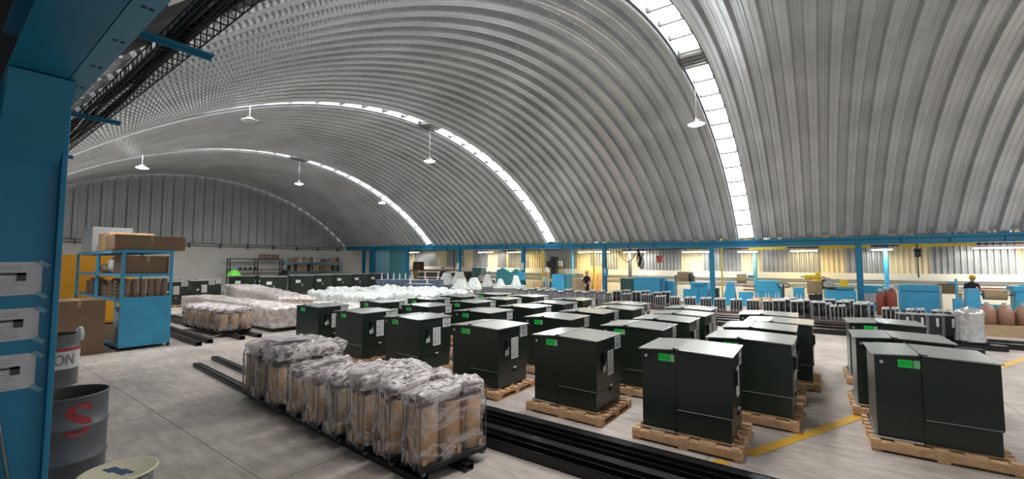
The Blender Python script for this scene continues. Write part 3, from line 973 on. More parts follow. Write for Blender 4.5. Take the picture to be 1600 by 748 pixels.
for i, (p, q, n) in enumerate((((-22.5, 4.75), (-13.1, 4.28), 'front one, ending beside the rack'), ((-22.5, 5.05), (-13.3, 4.60), 'second, ending beside the rack'),
                               ((-22.5, 5.55), (-13.2, 5.35), 'third, below the small coil pallets'), ((-22.5, 5.95), (-13.2, 5.80), 'rear one, below the small coil pallets'))):
    channel('steel_channel', p, q, 0.14, 0.10, 'dark steel channel right of the blue rack, %s' % n, 'channels right of the blue rack', flip=True)

# ------------------------------------------------------------------ wrapped coil assemblies
def film_hull(sx, sy, z0, z1, seed, crest=0.12, mt_side='film', mt_top='film_top', amp=0.035):
    """film pulled over a rounded block; top slopes towards the edges"""
    mb = MB()
    nu, nv, nt = 64, 12, 9
    ring = []
    for k in range(nu):
        t = 2 * PI * k / nu
        c, s_ = math.cos(t), math.sin(t)
        e = 0.35
        x = math.copysign(abs(c) ** e, c) * sx / 2; y = math.copysign(abs(s_) ** e, s_) * sy / 2
        ring.append((x, y))
    def top_z(x, y):
        u = x / (sx / 2); v = y / (sy / 2)
        return z1 - crest * (0.55 * max(abs(u), 0) ** 2.2 + 0.45 * abs(v) ** 3)
    vs = []
    rows = []
    for j in range(nv + 1):
        f = j / nv
        for (x, y) in ring:
            zt = top_z(x, y)
            z = z0 + (zt - z0) * f
            n = noise.noise(Vector((x * 7 + seed, y * 7, z * 5)))
            n2 = noise.noise(Vector((x * 22 + seed, y * 22, z * 9)))
            k = 1 + (amp * n * 2 + amp * .7 * n2) * (0.4 + 0.8 * f) / max(sx, .3)
            pinch = 1 - 0.05 * math.sin(f * PI) * 0.6
            vs.append((x * k * pinch, y * k * pinch, z))
        rows.append(j)
    base = nv * nu
    for j in range(1, nt + 1):
        g = 1 - j / nt
        for (x, y) in ring:
            xx, yy = x * g, y * g
            n = noise.noise(Vector((xx * 9 + seed, yy * 9, 3)))
            n2 = abs(noise.noise(Vector((xx * 19 + seed, yy * 12, 7))))
            vs.append((xx, yy, top_z(xx, yy) + (n * amp * 1.3 + n2 * amp * 1.6) * (1 if j > 0 else 0)))
    fs = []; ft = []
    for j in range(nv):
        for k in range(nu):
            q = (j * nu + k, j * nu + (k + 1) % nu, (j + 1) * nu + (k + 1) % nu, (j + 1) * nu + k)
            (ft if j >= nv - 2 else fs).append(q)
    for j in range(nv, nv + nt):
        for k in range(nu):
            ft.append((j * nu + k, j * nu + (k + 1) % nu, (j + 1) * nu + (k + 1) % nu, (j + 1) * nu + k))
    b = len(mb.v)
    i1 = mb.m(mt_side); i2 = mb.m(mt_top)
    mb.v += vs
    for f in fs: mb.f.append(list(f)); mb.mi.append(i1); mb.sm.append(True)
    for f in ft: mb.f.append(list(f)); mb.mi.append(i2); mb.sm.append(True)
    return mb


def coil_unit(label, loc, rz, depth=0.80, width=0.30, hcoil=0.52, htop=0.86, seed=1, ncoil=3, cmat='cardboard', frame='black_steel', group='wrapped coil assemblies in the foreground row'):
    t = thing('coil_assembly', label, 'coil assembly', loc, rz, group)
    z0 = 0.09
    f = MB()
    f.box(-width / 2 - .03, -width / 2 + .03, -depth / 2, depth / 2, 0.03, z0, frame)
    f.box(width / 2 - .03, width / 2 + .03, -depth / 2, depth / 2, 0.03, z0, frame)
    for yy in (-depth / 2 + .03, depth / 2 - .07):
        f.box(-width / 2, width / 2, yy, yy + .05, 0.0, 0.06, frame)
    f.box(-width / 2, width / 2, -depth / 2, depth / 2, z0 - .02, z0, frame)
    for yy in (-depth / 2 + .02, depth / 2 - .06):
        for xx in (-width / 2 - .03, width / 2 - .02):
            f.box(xx, xx + .05, yy, yy + .04, -0.0, 0.035, 'grey_steel')
    f.build('frame', t, bevel=.003)
    st = depth / ncoil
    rnd = random.Random(seed)
    for i in range(ncoil):
        yc = -depth / 2 + st * (i + .5)
        cm = MB()
        r = st / 2 * 0.97
        sx_ = width / 2 * 0.97 / r
        prof = [(r * .3, 0), (r, 0), (r * 1.0, hcoil * .5), (r, hcoil), (r * .86, hcoil + .004), (r * .84, hcoil - .03), (r * .3, hcoil - .03)]
        vs = []; n = 28
        e = 0.78
        for rr, z in prof:
            for k in range(n):
                a = 2 * PI * k / n
                ca, sa = math.cos(a), math.sin(a)
                vs.append((math.copysign(abs(ca) ** e, ca) * rr * sx_, yc + math.copysign(abs(sa) ** e, sa) * rr, z0 + z + 0.006 * math.sin(k * 1.7 + i) * (z > 0)))
        cm.add(vs, [(j * n + k, j * n + (k + 1) % n, (j + 1) * n + (k + 1) % n, (j + 1) * n + k) for j in range(len(prof) - 1) for k in range(n)], cmat, True)
        co = cm.build('coil', t)
    # clamp bars and leads on top
    ld = MB()
    for xx in (-width * .30, width * .30):
        ld.box(xx - .015, xx + .015, -depth / 2 + .02, depth / 2 - .02, z0 + hcoil + .005, z0 + hcoil + .07, 'copper_dark')
    ld.box(-width * .26, width * .26, -depth / 2 + .05, depth / 2 - .05, z0 + hcoil + .03, z0 + hcoil + .12, 'copper_dark')
    ld.build('clamp', t)
    for i in range(9):
        y_ = -depth / 2 + .06 + (depth - .12) * i / 8
        pts = []
        x_ = rnd.uniform(-.35, .35) * width
        for q in range(7):
            pts.append((x_ + rnd.uniform(-.03, .03) + (q / 6 - .5) * width * .5 * rnd.choice((-1, 1)), y_ + rnd.uniform(-.04, .04), min(htop - .05, z0 + hcoil + .06 + .12 * math.sin(q / 6 * PI) + rnd.uniform(0, .03))))
        MB().tube(pts, rnd.uniform(.012, .022), rnd.choice(('copper_dark', 'spool_wood', 'copper_dark')), 6).build('lead', t)
    # threaded rods
    for xx in (-width / 2 - .012, width / 2 + .012):
        for yy in (-depth / 2 + .0, -depth / 2 + st, depth / 2 - st, depth / 2 - .0):
            MB().cyl((xx, yy, z0 - .03), (xx, yy, z0 + hcoil + .10), .006, None, 'grey_steel', 6).build('tie_rod', t)
    for xx in (-width * .28, width * .28):
        MB().cyl((xx, -depth / 2 - .012, z0 - .05), (xx, -depth / 2 - .012, z0 + hcoil + .08), .006, None, 'grey_steel', 6).build('tie_rod', t)
    # loose cardboard edge strips
    for q in range(3):
        eb = MB()
        yy = -depth / 2 + rnd.uniform(.0, depth * .9)
        eb.box(width / 2 + .012, width / 2 + .016, yy, yy + .05, z0 + .005, z0 + rnd.uniform(.06, .13), 'cardboard')
        eb.build('edge_board', t)
    xx = -width * .2
    eb = MB().box(xx, xx + .05, -depth / 2 - .02, -depth / 2 - .016, z0, z0 + .12, 'cardboard')
    eb.build('edge_board', t)
    h = film_hull(width + .085, depth + .075, z0 - .01, htop, seed * 3.7, 0.10)
    tag(h.build('film', t, fixn=False), 'clear crumpled stretch film')
    return t


units = [
    (-3.23, 3.36, -11, .82, .30, .53, .80, 'nearest wrapped coil assembly, three brown cardboard cylinders facing right'),
    (-3.66, 3.32, -10, .78, .28, .52, .84, 'wrapped coil assembly second in the foreground row, behind the nearest'),
    (-4.14, 3.33, -8, .82, .36, .50, .87, 'tall wrapped coil assembly third in the foreground row, two cardboard corners showing'),
    (-4.64, 3.32, -7, .78, .28, .48, .79, 'wrapped coil assembly fourth in the foreground row with dull whitish film'),
    (-5.16, 3.38, -4, .84, .40, .44, .68, 'lower wrapped coil assembly fifth in the row, torn cardboard flap'),
    (-5.70, 3.40, -7, .78, .30, .44, .70, 'narrow wrapped coil assembly sixth in the row with a shiny spot'),
    (-6.30, 3.52, -6, .98, .42, .48, .88, 'wrapped coil assembly seventh in the row, one broad brown cylinder in front'),
    (-6.84, 3.52, -6, .92, .30, .47, .88, 'wrapped coil assembly eighth in the row, below the paper sheet'),
    (-7.32, 3.52, -6, .80, .30, .46, .82, 'wrapped coil assembly ninth and last in the row, grey film'),
]
for i, (x, y, a, d, w_, hc, ht, n) in enumerate(units):
    coil_unit(n, (x, y - .06, 0.07), R(a), d, w_, hc, ht, seed=i + 1, cmat='cardboard' if i not in (3, 7) else 'kraft')
ps = MB()
vs = [(-6.95, 3.04, .985), (-6.35, 3.04, .995), (-6.15, 3.49, .995), (-6.8, 3.52, .985)]
ps.add(vs + [(a, b, c + .006) for a, b, c in vs], [(0, 1, 2, 3), (4, 5, 6, 7), (0, 1, 5, 4), (1, 2, 6, 5), (2, 3, 7, 6), (3, 0, 4, 7)], 'paper')
ps.box(-6.42, -6.40, 3.15, 3.35, .999, 1.004, 'ink')
tag(ps.build('paper_sheet'), 'white paper sheet lying on top of the wrapped coils', 'paper')

# small coil pallets behind
for i, (x, y, n) in enumerate(((-16.6, 5.45, 'wrapped brown coils on a dark skid right of the rack, left pair far end'), (-16.0, 5.45, 'wrapped brown coils on a dark skid, second from the rack'),
                               (-15.45, 5.47, 'wrapped brown coils on a dark skid, third from the rack'), (-14.9, 5.50, 'wrapped brown coils on a dark skid, fourth from the rack'),
                               (-14.3, 5.52, 'nearest wrapped brown coils on a dark skid beside the long wrapped pallet'))):
    coil_unit(n, (x, y, 0.10), R(-3), 0.85, .40, .46, .74, seed=20 + i, group='small wrapped coil assemblies right of the rack')


# long wrapped pallets, draped rugged film over stacked coils
def lumpy(name, label, cat, loc, rz, L_, W_, Hh, mt, seed, lump=0.5, amp=0.10, group=None, z0=0.12, base='black_steel', e=0.3, fine=0.03):
    t = thing(name, label, cat, loc, rz, group)
    bs = MB()
    for yy in (-W_ / 2 + .05, W_ / 2 - .17):
        bs.box(-L_ / 2 + .1, L_ / 2 - .1, yy, yy + .12, 0, z0, base)
    n = max(2, int(L_ / 0.9))
    for k in range(n):
        xx = -L_ / 2 + .1 + (L_ - .35) * k / (n - 1)
        bs.box(xx, xx + .12, -W_ / 2 + .05, W_ / 2 - .05, z0 * .4, z0, base)
    bs.build('skid', t)
    mb = MB()
    nx = max(12, int(L_ / 0.07)); ny = 16
    nx = min(nx, 150)
    nz = 6
    pts = []
    # cross section path : up the front side, over the top, down the rear
    path = []
    for j in range(nz): path.append((-1, j / nz))
    for j in range(ny + 1): path.append((-1 + 2 * j / ny, 1))
    for j in range(nz): path.append((1, 1 - (j + 1) / nz))
    vs = []
    for i in range(nx + 1):
        u = i / nx
        x = -L_ / 2 + L_ * u
        endf = min(1, min(u, 1 - u) * L_ / 0.12)
        for (v, hgt) in path:
            y = v * W_ / 2
            n1 = noise.noise(Vector((x / lump + seed, y / lump * .8, 0)))
            n2 = abs(noise.noise(Vector((x * 4 + seed, y * 4, hgt * 3))))
            n3 = noise.noise(Vector((x * 11 + seed, y * 11, hgt * 8)))
            top = Hh * (0.9 + 0.1 * math.sqrt(max(0, endf))) + amp * n1
            z = z0 + (top - z0) * hgt + (n2 * fine * 2 + n3 * fine) * hgt
            out = 1 + (0.04 * n1 + (n3 * fine + n2 * fine) / W_) * (1 if abs(v) > .9 else 0.3)
            vs.append((x + fine * n3 * 1.5, y * out * (0.94 + .06 * endf), max(z0 * .9, z)))
    P_ = len(path)
    fs = [(i * P_ + j, i * P_ + j + 1, (i + 1) * P_ + j + 1, (i + 1) * P_ + j) for i in range(nx) for j in range(P_ - 1)]
    mb.add(vs, fs, mt, True)
    for i in (0, nx):
        mb.add([vs[i * P_ + j] for j in range(P_)], [tuple(range(P_))], mt)
    mb.build('wrap', t, fixn=False)
    return t
lumpy('wrapped_stack', 'long low film wrapped stack on a skid right behind the small brown coils', 'wrapped pallet', (-18.1, 7.0, 0), R(-1), 8.6, 1.0, .78, 'wrap_opaque', 2.0, 1.5, .05)
lumpy('wrapped_stack', 'longest film wrapped stack running diagonally behind, sagging in the middle', 'wrapped pallet', (-23.4, 10.2, 0), R(-13.5), 15.0, 1.3, .86, 'wrap_opaque', 7.0, 2.5, .10)
lumpy('wrapped_stack', 'short film wrapped stack between the diagonal stack and the leftmost transformer', 'wrapped pallet', (-14.3, 8.95, 0), R(-10), 2.6, .9, .66, 'wrap_opaque', 5.0, 1.0, .08)
k = 0
bw = [(-20.9, 13.6, 'far left'), (-18.9, 11.5, 'left, in front'), (-16.1, 11.3, 'nearest, beside the leftmost transformers'), (-20.2, 15.7, 'rear left'), (-17.9, 13.9, 'in the middle'), (-15.2, 13.3, 'front right'),
      (-17.6, 16.1, 'rear right before the blue tanks'), (-14.9, 15.1, 'rightmost, before the wrapped humps')]
for (x, y, n) in bw:
    lumpy('bubble_wrapped_bundle', 'white bubble wrapped bundle behind the green transformers, %s' % n, 'wrapped bundle', (x, y, 0), R(-14 + k * 2), 2.4, 1.6, .80, 'wrap_white', 10 + k * 3.1, .35, .16, 'white bubble wrapped bundles', fine=.06)
    k += 1

# ------------------------------------------------------------------ blue tanks with bushings
def bushing(parent, x, y, z, h, tilt=0, r=.05):
    prof = []
    n = 5
    for i in range(n):
        a = i / n; rr = r * (1 - .55 * a)
        prof += [(rr, h * a), (rr * 1.0, h * (a + .04)), (rr * .78, h * (a + .10))]
    prof += [(r * .3, h * .97), (.002, h)]
    mb = MB().lathe(prof, 'porcelain', (0, 0, 0), 14)
    o = mb.build('bushing', parent, (x, y, z)); o.rotation_euler = (0, tilt, 0)
    return o
def tank(label, loc, rz, L_=1.9, W_=.9, Hh=.80, n=3, group='slate blue tanks with pale bushings', bh=.5):
    t = thing('oil_transformer', label, 'transformer', loc, rz, group)
    MB().box(-L_ / 2, L_ / 2, -W_ / 2, W_ / 2, 0.08, Hh, 'slate_blue').build('tank', t, bevel=.02)
    MB().box(-L_ / 2 - .04, L_ / 2 + .04, -W_ / 2 - .04, W_ / 2 + .04, Hh, Hh + .04, 'slate_blue').build('cover', t)
    rd = MB()
    for k in range(9):
        xx = -L_ / 2 + .1 + (L_ - .2) * k / 8
        rd.box(xx - .012, xx + .012, -W_ / 2 - .12, -W_ / 2, .18, Hh - .1, 'slate_blue')
    rd.build('radiator', t)
    MB().box(-L_ / 2, L_ / 2, -W_ / 2 + .05, -W_ / 2 + .15, 0, .08, 'black_steel').box(-L_ / 2, L_ / 2, W_ / 2 - .15, W_ / 2 - .05, 0, .08, 'black_steel').build('skid', t)
    for k in range(n):
        bushing(t, -L_ / 2 + .25 + (L_ - .5) * k / max(1, n - 1), -.1, Hh + .04, bh, R(10 * (k - 1)) if n == 3 else 0, .07)
    return t
tank('slate blue tank with a row of five pale cone bushings, left of the pair', (-23.9, 19.2, 0), R(30), 2.2, 1.0, 1.06, 5, bh=.45)
tank('slate blue tank with three tall spread bushings, right of the pair', (-21.5, 19.9, 0), R(28), 2.2, 1.0, 1.06, 3, bh=.6)
tank('slate blue tank with two small bushings in front of the pair', (-20.0, 18.0, 0), R(25), 1.6, .8, .9, 2, bh=.35)


# wrapped humps: transformers under clear film with cloaked bushings
def hump(label, loc, rz, L_, W_, hb, peaks, seed):
    t = thing('film_wrapped_transformer', label, 'wrapped transformer', loc, rz, 'film wrapped humped transformers')
    MB().box(-L_ / 2, L_ / 2, -W_ / 2, W_ / 2, 0.06, hb, 'wrap_grey').build('wrapped_tank', t, bevel=.04)
    MB().box(-L_ / 2 + .05, L_ / 2 - .05, -W_ / 2 + .1, W_ / 2 - .1, 0, .06, 'black_steel').build('skid', t)
    mb = MB(); n = 44; m_ = 22
    vs = []
    for i in range(n + 1):
        for j in range(m_ + 1):
            x = -L_ / 2 + L_ * i / n; y = -W_ / 2 + W_ * j / m_
            z = hb + .02
            for (px, pr, ph) in peaks:
                d = abs(x - px) / pr
                prof = max(0, 1 - max(0, d - .45) / .75) ** 1.4
                dy = abs(y) / (W_ / 2)
                z = max(z, hb + ph * prof * max(0, 1 - max(0, dy - .4) / .6))
            z += .05 * noise.noise(Vector((x * 5 + seed, y * 5, z * 3)))
            edge = min(i, n - i, j, m_ - j)
            if edge == 0: z = hb - .12
            vs.append((x * 1.03, y * 1.04, z))
    mb.add(vs, [(i * (m_ + 1) + j, (i + 1) * (m_ + 1) + j, (i + 1) * (m_ + 1) + j + 1, i * (m_ + 1) + j + 1) for i in range(n) for j in range(m_)], 'wrap_white', True)
    tag(mb.build('film_hood', t, fixn=False), 'whitish film peaked over the bushings')
    return t
hump('film wrapped transformer with two blunt white humps, left of the dark gap', (-21.7, 22.8, 0), R(36), 2.0, 1.5, .80, [(-.45, .50, .72), (.45, .5, .80)], 1)
hump('lower film wrapped transformer in front of the left white humps', (-18.4, 20.6, 0), R(36), 1.9, 1.2, .66, [(-.35, .5, .55), (.45, .5, .62)], 4)
hump('film wrapped transformer with a blunt peak, right of the dark gap', (-18.6, 23.3, 0), R(36), 1.7, 1.2, .72, [(-.2, .38, .70)], 7)
hump('film wrapped transformer with two small peaks beside the leaning slats', (-16.5, 22.7, 0), R(36), 2.1, 1.1, .72, [(-.6, .3, .45), (.4, .32, .66)], 9)

# ------------------------------------------------------------------ drums and floor disc (left foreground)
def bend(vs, rad, z0, ang):
    out = []
    for v in vs:
        a = ang + v.x / rad
        out.append((math.cos(a) * (rad + .0015), math.sin(a) * (rad + .0015), z0 + v.y))
    return out
def drum(label, loc, rz, r=0.29, h=0.88, paint=None, holes=False):
    t = thing('oil_drum', label, 'drum', loc, rz, 'grey open drums by the column')
    mb = MB()
    prof = [(0.0, 0.01), (r - .006, 0.01), (r - .004, 0.0), (r, .012), (r, h * .31), (r + .010, h * .325), (r + .010, h * .34), (r, h * .355), (r, h * .66), (r + .010, h * .675), (r + .010, h * .69), (r, h * .705), (r, h - .02), (r + .009, h - .012), (r + .009, h), (r - .004, h)]
    mb.lathe(prof, 'drum_grey', n=48)
    mb.lathe([(r - .004, h), (r - .008, h - .02), (r - .008, .04), (0.0, .04)], 'drum_inside', n=48)
    mb.build('shell', t, fixn=False)
    return t
vx, vy = -5.868, 0.869
ang1 = math.atan2(-vy, -vx)
d1 = drum('grey open steel drum with a red painted letter, nearest beside the blue column', (vx, vy, 0), 0)
vs, fs = text_mb('S', 0.40)
vs = [Vector((v.x * 1.15, v.y, 0)) for v in vs]
vs0, fs0 = list(vs), list(fs)
for dx, dy in ((.012, .004), (-.012, -.004), (0, .014), (0, -.014)):
    b0 = len(vs); vs += [Vector((v.x + dx, v.y + dy, 0)) for v in vs0]; fs += [tuple(b0 + q for q in f) for f in fs0]
o = MB().add(bend(vs, .29, .66, ang1 + 0.30), fs, 'red_paint').build('painted_letter', d1, fixn=False)
tag(o, 'dull red spray painted S')
d2 = drum('grey drum with a red band and grey lettering on white, behind the nearest drum', (-10.92, 1.44, 0), 0, .29, .88)
ang2 = math.atan2(-1.44, 10.92)
bnd = MB()
for (za, zb, mt) in ((.30, .60, 'white_paint'), (.605, .655, 'red_paint')):
    n = 40
    v2 = []
    for k in range(n + 1):
        a = ang2 - 1.5 + 3.0 * k / n
        for z in (za, zb):
            v2.append((math.cos(a) * .3012, math.sin(a) * .3012, z))
    bnd.add(v2, [(2 * k, 2 * k + 2, 2 * k + 3, 2 * k + 1) for k in range(n)], mt, True)
bnd.build('painted_band', d2, fixn=False)
vs, fs = text_mb('ION', 0.26)
vs = [Vector((v.x * .66, v.y, 0)) for v in vs]
vs0, fs0 = list(vs), list(fs)
for dx, dy in ((.006, .003), (-.006, -.003)):
    b0 = len(vs); vs += [Vector((v.x + dx, v.y + dy, 0)) for v in vs0]; fs += [tuple(b0 + q for q in f) for f in fs0]
MB().add([(x * 1.008 * (.3045 / .2915), y * 1.008 * (.3045 / .2915), z) for x, y, z in bend(vs, .29, .45, ang2 + .30)], fs, 'ink_grey').build('lettering', d2, fixn=False)
ds = thing('lidded_bucket', 'round cream lid with a dark blue mark at the bottom left, on a low bucket', 'bucket', (-4.90, 1.06, 0))
MB().lathe([(0.0, 0.0), (.21, 0.0), (.22, .01), (.235, .33), (0.0, .33)], 'drum_grey', n=40).build('bucket', ds)
ld_ = MB().lathe([(0.0, 0.0), (0.26, 0.0), (.268, .008), (.264, .02), (.25, .022), (.24, .014), (0.0, .014)], 'cream_plate', n=48).build('lid', ds, (0, 0, .33))
mk = MB(); M = Matrix.Rotation(R(12), 4, 'Z')
mk.box(-.13, .12, -.03, .03, .0145, .0158, 'navy', M); mk.box(-.15, -.03, -.05, -.02, .0145, .0156, 'navy', M); mk.box(0, .15, .012, .048, .0145, .0156, 'navy', M)
mk.build('blue_mark', ld_)

# ------------------------------------------------------------------ blue storage rack
rk = thing('storage_rack', 'blue steel storage rack with a solid end panel, left of the aisle', 'rack', (-13.87, 2.86, 0))
RW, RL, RH = 1.02, 5.3, 2.48
fr = MB()
for xx in (0, -RL / 2, -RL):
    for yy in (0, RW - .06):
        fr.box(xx - .06, xx, yy, yy + .06, .1, RH, 'machine_blue')
for xx in (0, -RL / 2, -RL): fr.box(xx - .05, xx - .01, 0, RW, RH - .05, RH - .01, 'machine_blue')
fr.box(-RL, 0, .01, .05, RH - .05, RH - .01, 'machine_blue')
fr.build('frame', rk)
for q in ((-.06, 0), (-.06, RW - .06), (-RL, 0), (-RL, RW - .06)):
    MB().cyl((q[0] + .03, q[1] + .03, 0), (q[0] + .03, q[1] + .03, .1), .035, None, 'black_steel', 12).build('foot', rk)
MB().box(-.012, .004, .0, RW, .12, 1.30, 'machine_blue').build('end_panel', rk, bevel=.003)
for i, z in enumerate((.14, 1.25, 1.88, RH)):
    s_ = MB()
    s_.box(-RL, 0, 0, .03, z - .07, z, 'machine_blue').box(-RL, 0, RW - .03, RW, z - .07, z, 'machine_blue').box(-.03, .003, 0, RW, z - .07, z, 'machine_blue').box(-RL, -RL + .03, 0, RW, z - .07, z, 'machine_blue')
    s_.box(-RL + .03, -.03, .03, RW - .03, z - .02, z - .005, 'grey_steel' if i < 3 else 'black_steel')
    s_.build('shelf', rk)
OX, OY = -13.87, 2.86
def carton(name, label, cat, x0, x1, y0, y1, z0, z1, mt='brown_box', tape=True, group=None, rz=0, flap=False):
    t = thing(name, label, cat, ((x0 + x1) / 2, (y0 + y1) / 2, z0), rz, group)
    a, b, c = (x1 - x0) / 2, (y1 - y0) / 2, z1 - z0
    MB().box(-a, a, -b, b, 0, c, mt).build('body', t, bevel=.008)
    if tape:
        MB().box(-a - .002, a + .002, -.03, .03, c, c + .002, 'kraft').box(a, a + .003, -.03, .03, c - .15, c, 'kraft').box(-a - .003, -a, -.03, .03, c - .15, c, 'kraft').build('tape', t)
    if flap:
        MB().box(-a, a, -b - .15, -b, c - .01, c, mt).build('flap', t)
    return t
# long carton on top, lying across
carton('carton', 'long brown carton lying across the top of the blue rack, end overhanging right', 'box', OX - 1.0, OX - .05, OY - .15, OY + 1.28, RH + .003, RH + .38, 'brown_box')
carton('carton', 'pale brown carton behind the long one on top of the rack', 'box', OX - 2.6, OX - 1.4, OY - .0, OY + .95, RH + .003, RH + .50, 'cardboard')
carton('crate', 'grey plastic crate at the left end of the rack top', 'crate', OX - 4.7, OX - 3.35, OY + .0, OY + .9, RH + .003, RH + .75, 'plastic_grey', False)
def sack(label, x, y, z, sx, sy, sz, mt, seed, name='plastic_bag', cat='bag', group=None):
    mb = MB(); n, m_ = 20, 12
    vs = []
    for i in range(m_ + 1):
        th = PI * i / m_
        for k in range(n):
            a = 2 * PI * k / n
            e = .6
            cx_ = math.copysign(abs(math.cos(a)) ** e, math.cos(a)) * math.sin(th) ** .5 if 0 < i < m_ else 0
            cy_ = math.copysign(abs(math.sin(a)) ** e, math.sin(a)) * math.sin(th) ** .5 if 0 < i < m_ else 0
            zz = -math.cos(th) * .5 + .5
            nn = 1 + .16 * noise.noise(Vector((cx_ * 3 + seed, cy_ * 3, zz * 3)))
            vs.append((cx_ * sx / 2 * nn, cy_ * sy / 2 * nn, max(0, zz * sz * (nn if zz > .2 else 1))))
    mb.add(vs, [(i * n + k, i * n + (k + 1) % n, (i + 1) * n + (k + 1) % n, (i + 1) * n + k) for i in range(m_) for k in range(n)], mt, True)
    return tag(mb.build(name, None, (x, y, z)), label, cat, group)
sack('brown paper sack standing at the front of the rack top', OX - 1.15, OY + .15, RH + .003, .35, .3, .40, 'kraft', 1, 'paper_sack')
sack('crumpled whitish bag next to the long carton on the rack top', OX - 1.25, OY + .62, RH + .003, .3, .35, .36, 'wrap_white', 2)
sack('crumpled grey bag at left on the rack top', OX - 2.95, OY + .3, RH + .003, .6, .5, .30, 'wrap_opaque', 3)
# second shelf : long brown box, bag
carton('carton', 'wide brown carton on the upper shelf of the rack', 'box', OX - 1.25, OX - .08, OY + .08, OY + .95, 1.878, 2.33, 'brown_box')
sack('whitish crumpled bag on the upper shelf of the rack', OX - 1.6, OY + .25, 1.878, .55, .4, .42, 'wrap_white', 5)
sack('small tan bundle on the upper shelf of the rack', OX - 2.7, OY + .3, 1.878, .6, .4, .25, 'kraft', 6, 'cloth_bundle', 'bundle')
# third shelf : columns of stacked rings
def ring_stack(label, x, y, z, r, h, group):
    t = thing('ring_stack', label, 'stack of rings', (x, y, z), 0, group)
    mb = MB(); n = int(h / .03)
    prof = []
    for i in range(n):
        z_ = i * h / n
        rr = r * (1 - .04 * ((i * 7) % 3))
        prof += [(rr * .92, z_ + .002), (rr, z_ + .006), (rr, z_ + h / n - .005), (rr * .92, z_ + h / n - .001)]
    prof.append((0.01, h))
    mb.lathe(prof, 'spool_wood', n=14)
    mb.build('rings', t)
    return t
w6 = ['first from the left', 'second from the left', 'third from the left', 'third from the right', 'second from the right', 'rightmost']
for k in range(6):
    ring_stack('stack of brown insulating rings on the middle shelf end, %s' % w6[k], OX - .12, OY + .14 + .148 * k, 1.248, .068, .50, 'ring stacks on the rack end')
rnd = random.Random(5)
for k in range(14):
    ring_stack('small brown ring stack on the rack middle shelf side, %s from the end panel' % ORD[k], OX - .38 - .27 * k - (.45 if k > 6 else 0), OY + .14 + .12 * (k % 2), 1.248, .10, rnd.uniform(.3, .5), 'ring stacks along the open rack side')
# bottom
MB_ = MB().lathe([(0, 0), (.2, 0), (.2, .85), (.19, .86), (0, .86)], 'white_label', n=24)
tag(MB_.build('paper_roll', None, (OX - .9, OY + .3, .138)), 'white paper roll standing in the bottom of the rack', 'roll')
sack('dull bundle of parts at the bottom of the rack', OX - .35, OY + .3, .138, .4, .4, .55, 'spool_wood', 12, 'parts_bundle', 'bundle')
# big carton in front of the rack
t = carton('carton', 'large brown carton standing on the floor in front of the blue rack', 'box', -15.1, -13.95, 1.72, 2.62, 0, 1.27, 'brown_box')
MB().box(.0, .577, -.452, -.45, .85, .9, 'kraft').build('tape', t)
sack('crumpled white film scrap hanging over the drum beside the carton', -11.0, 1.74, .72, .22, .1, .25, 'wrap_white', 31, 'film_scrap', 'scrap')
# orange panel behind the rack
op = thing('orange_cabinet', 'tall orange yellow cabinet behind the blue rack', 'cabinet', (-20.6, 3.2, 0))
MB().box(-.5, .5, -.6, 1.3, .1, 2.45, 'orange_panel').build('body', op, bevel=.01)
MB().box(-.5, .5, -.6, 1.3, 0, .1, 'black_steel').build('plinth', op)
MB().box(.5, .52, -.55, .33, .15, 2.4, 'orange_panel').box(.5, .52, .37, 1.25, .15, 2.4, 'orange_panel').box(.5, .506, .33, .37, .15, 2.4, 'dark_seam').build('door', op)

# ------------------------------------------------------------------ far shelving by the gable
def shelving(label, x, y0, y1, h, zlist, mt):
    t = thing('shelving', label, 'shelving', (x, y0, 0))
    f = MB(); W_ = y1 - y0
    for yy in (0, W_ / 2, W_):
        for xx in (-.25, .25):
            f.box(xx - .03, xx + .03, yy - .03, yy + .03, 0, h, mt)
    for xx in (-.25, .25): f.box(xx - .02, xx + .02, 0, W_, .1, .15, mt)
    for yy in (0, W_ / 2, W_): f.box(-.25, .25, yy - .02, yy + .02, .1, .15, mt)
    f.build('frame', t)
    for z in zlist:
        MB().box(-.28, .28, -.02, W_ + .02, z - .06, z, mt).build('shelf', t)
    return t
shelving('dark shelving with few items against the far wall, left', -37.2, 13.9, 17.9, 2.62, (1.1, 1.75, 2.62), 'black_steel')
shelving('blue shelving crowded with brown spools against the far wall, right', -37.2, 18.2, 23.4, 2.35, (1.1, 1.55, 2.35), 'machine_blue')
rnd = random.Random(9)
def spool(label, x, y, z, r, h, mt, group):
    return tag(MB().lathe([(0, 0), (r * 1.15, 0), (r * 1.15, h * .08), (r * .9, h * .1), (r * .9, h * .9), (r * 1.15, h * .92), (r * 1.15, h), (0, h)], mt, n=12).build('wire_spool', None, (x, y, z)), label, 'spool', group)
for k in range(15):
    spool('brown wire spool on top of the blue far shelving, %s from the left' % ORD[k], -37.1 + .1 * (k % 2), 18.5 + k * .33, 2.352, .13, rnd.uniform(.25, .5), rnd.choice(('cardboard', 'spool_wood', 'kraft', 'white_label')), 'spools on top of the far shelving')
for k in range(17):
    spool('brown wire spool on the lower shelf of the blue far shelving, %s from left' % ORD[k], -37.0, 18.45 + k * .29, 1.552, .12, rnd.uniform(.35, .65), rnd.choice(('cardboard', 'spool_wood', 'kraft', 'copper_dark')), 'spools on the lower far shelf')
for k in range(5):
    spool('reddish coil on top of the dark far shelving, %s from the left' % ORD[k], -37.1, 16.2 + k * .33, 2.622, .14, .35, 'copper_coil', 'coils on top of the dark shelving')
for k in range(4):
    spool('small dark part on the middle of the dark far shelving, %s from left' % ORD[k], -37.1, 14.7 + k * .36, 1.752, .12, .16, 'copper_dark', 'parts on the dark shelving')
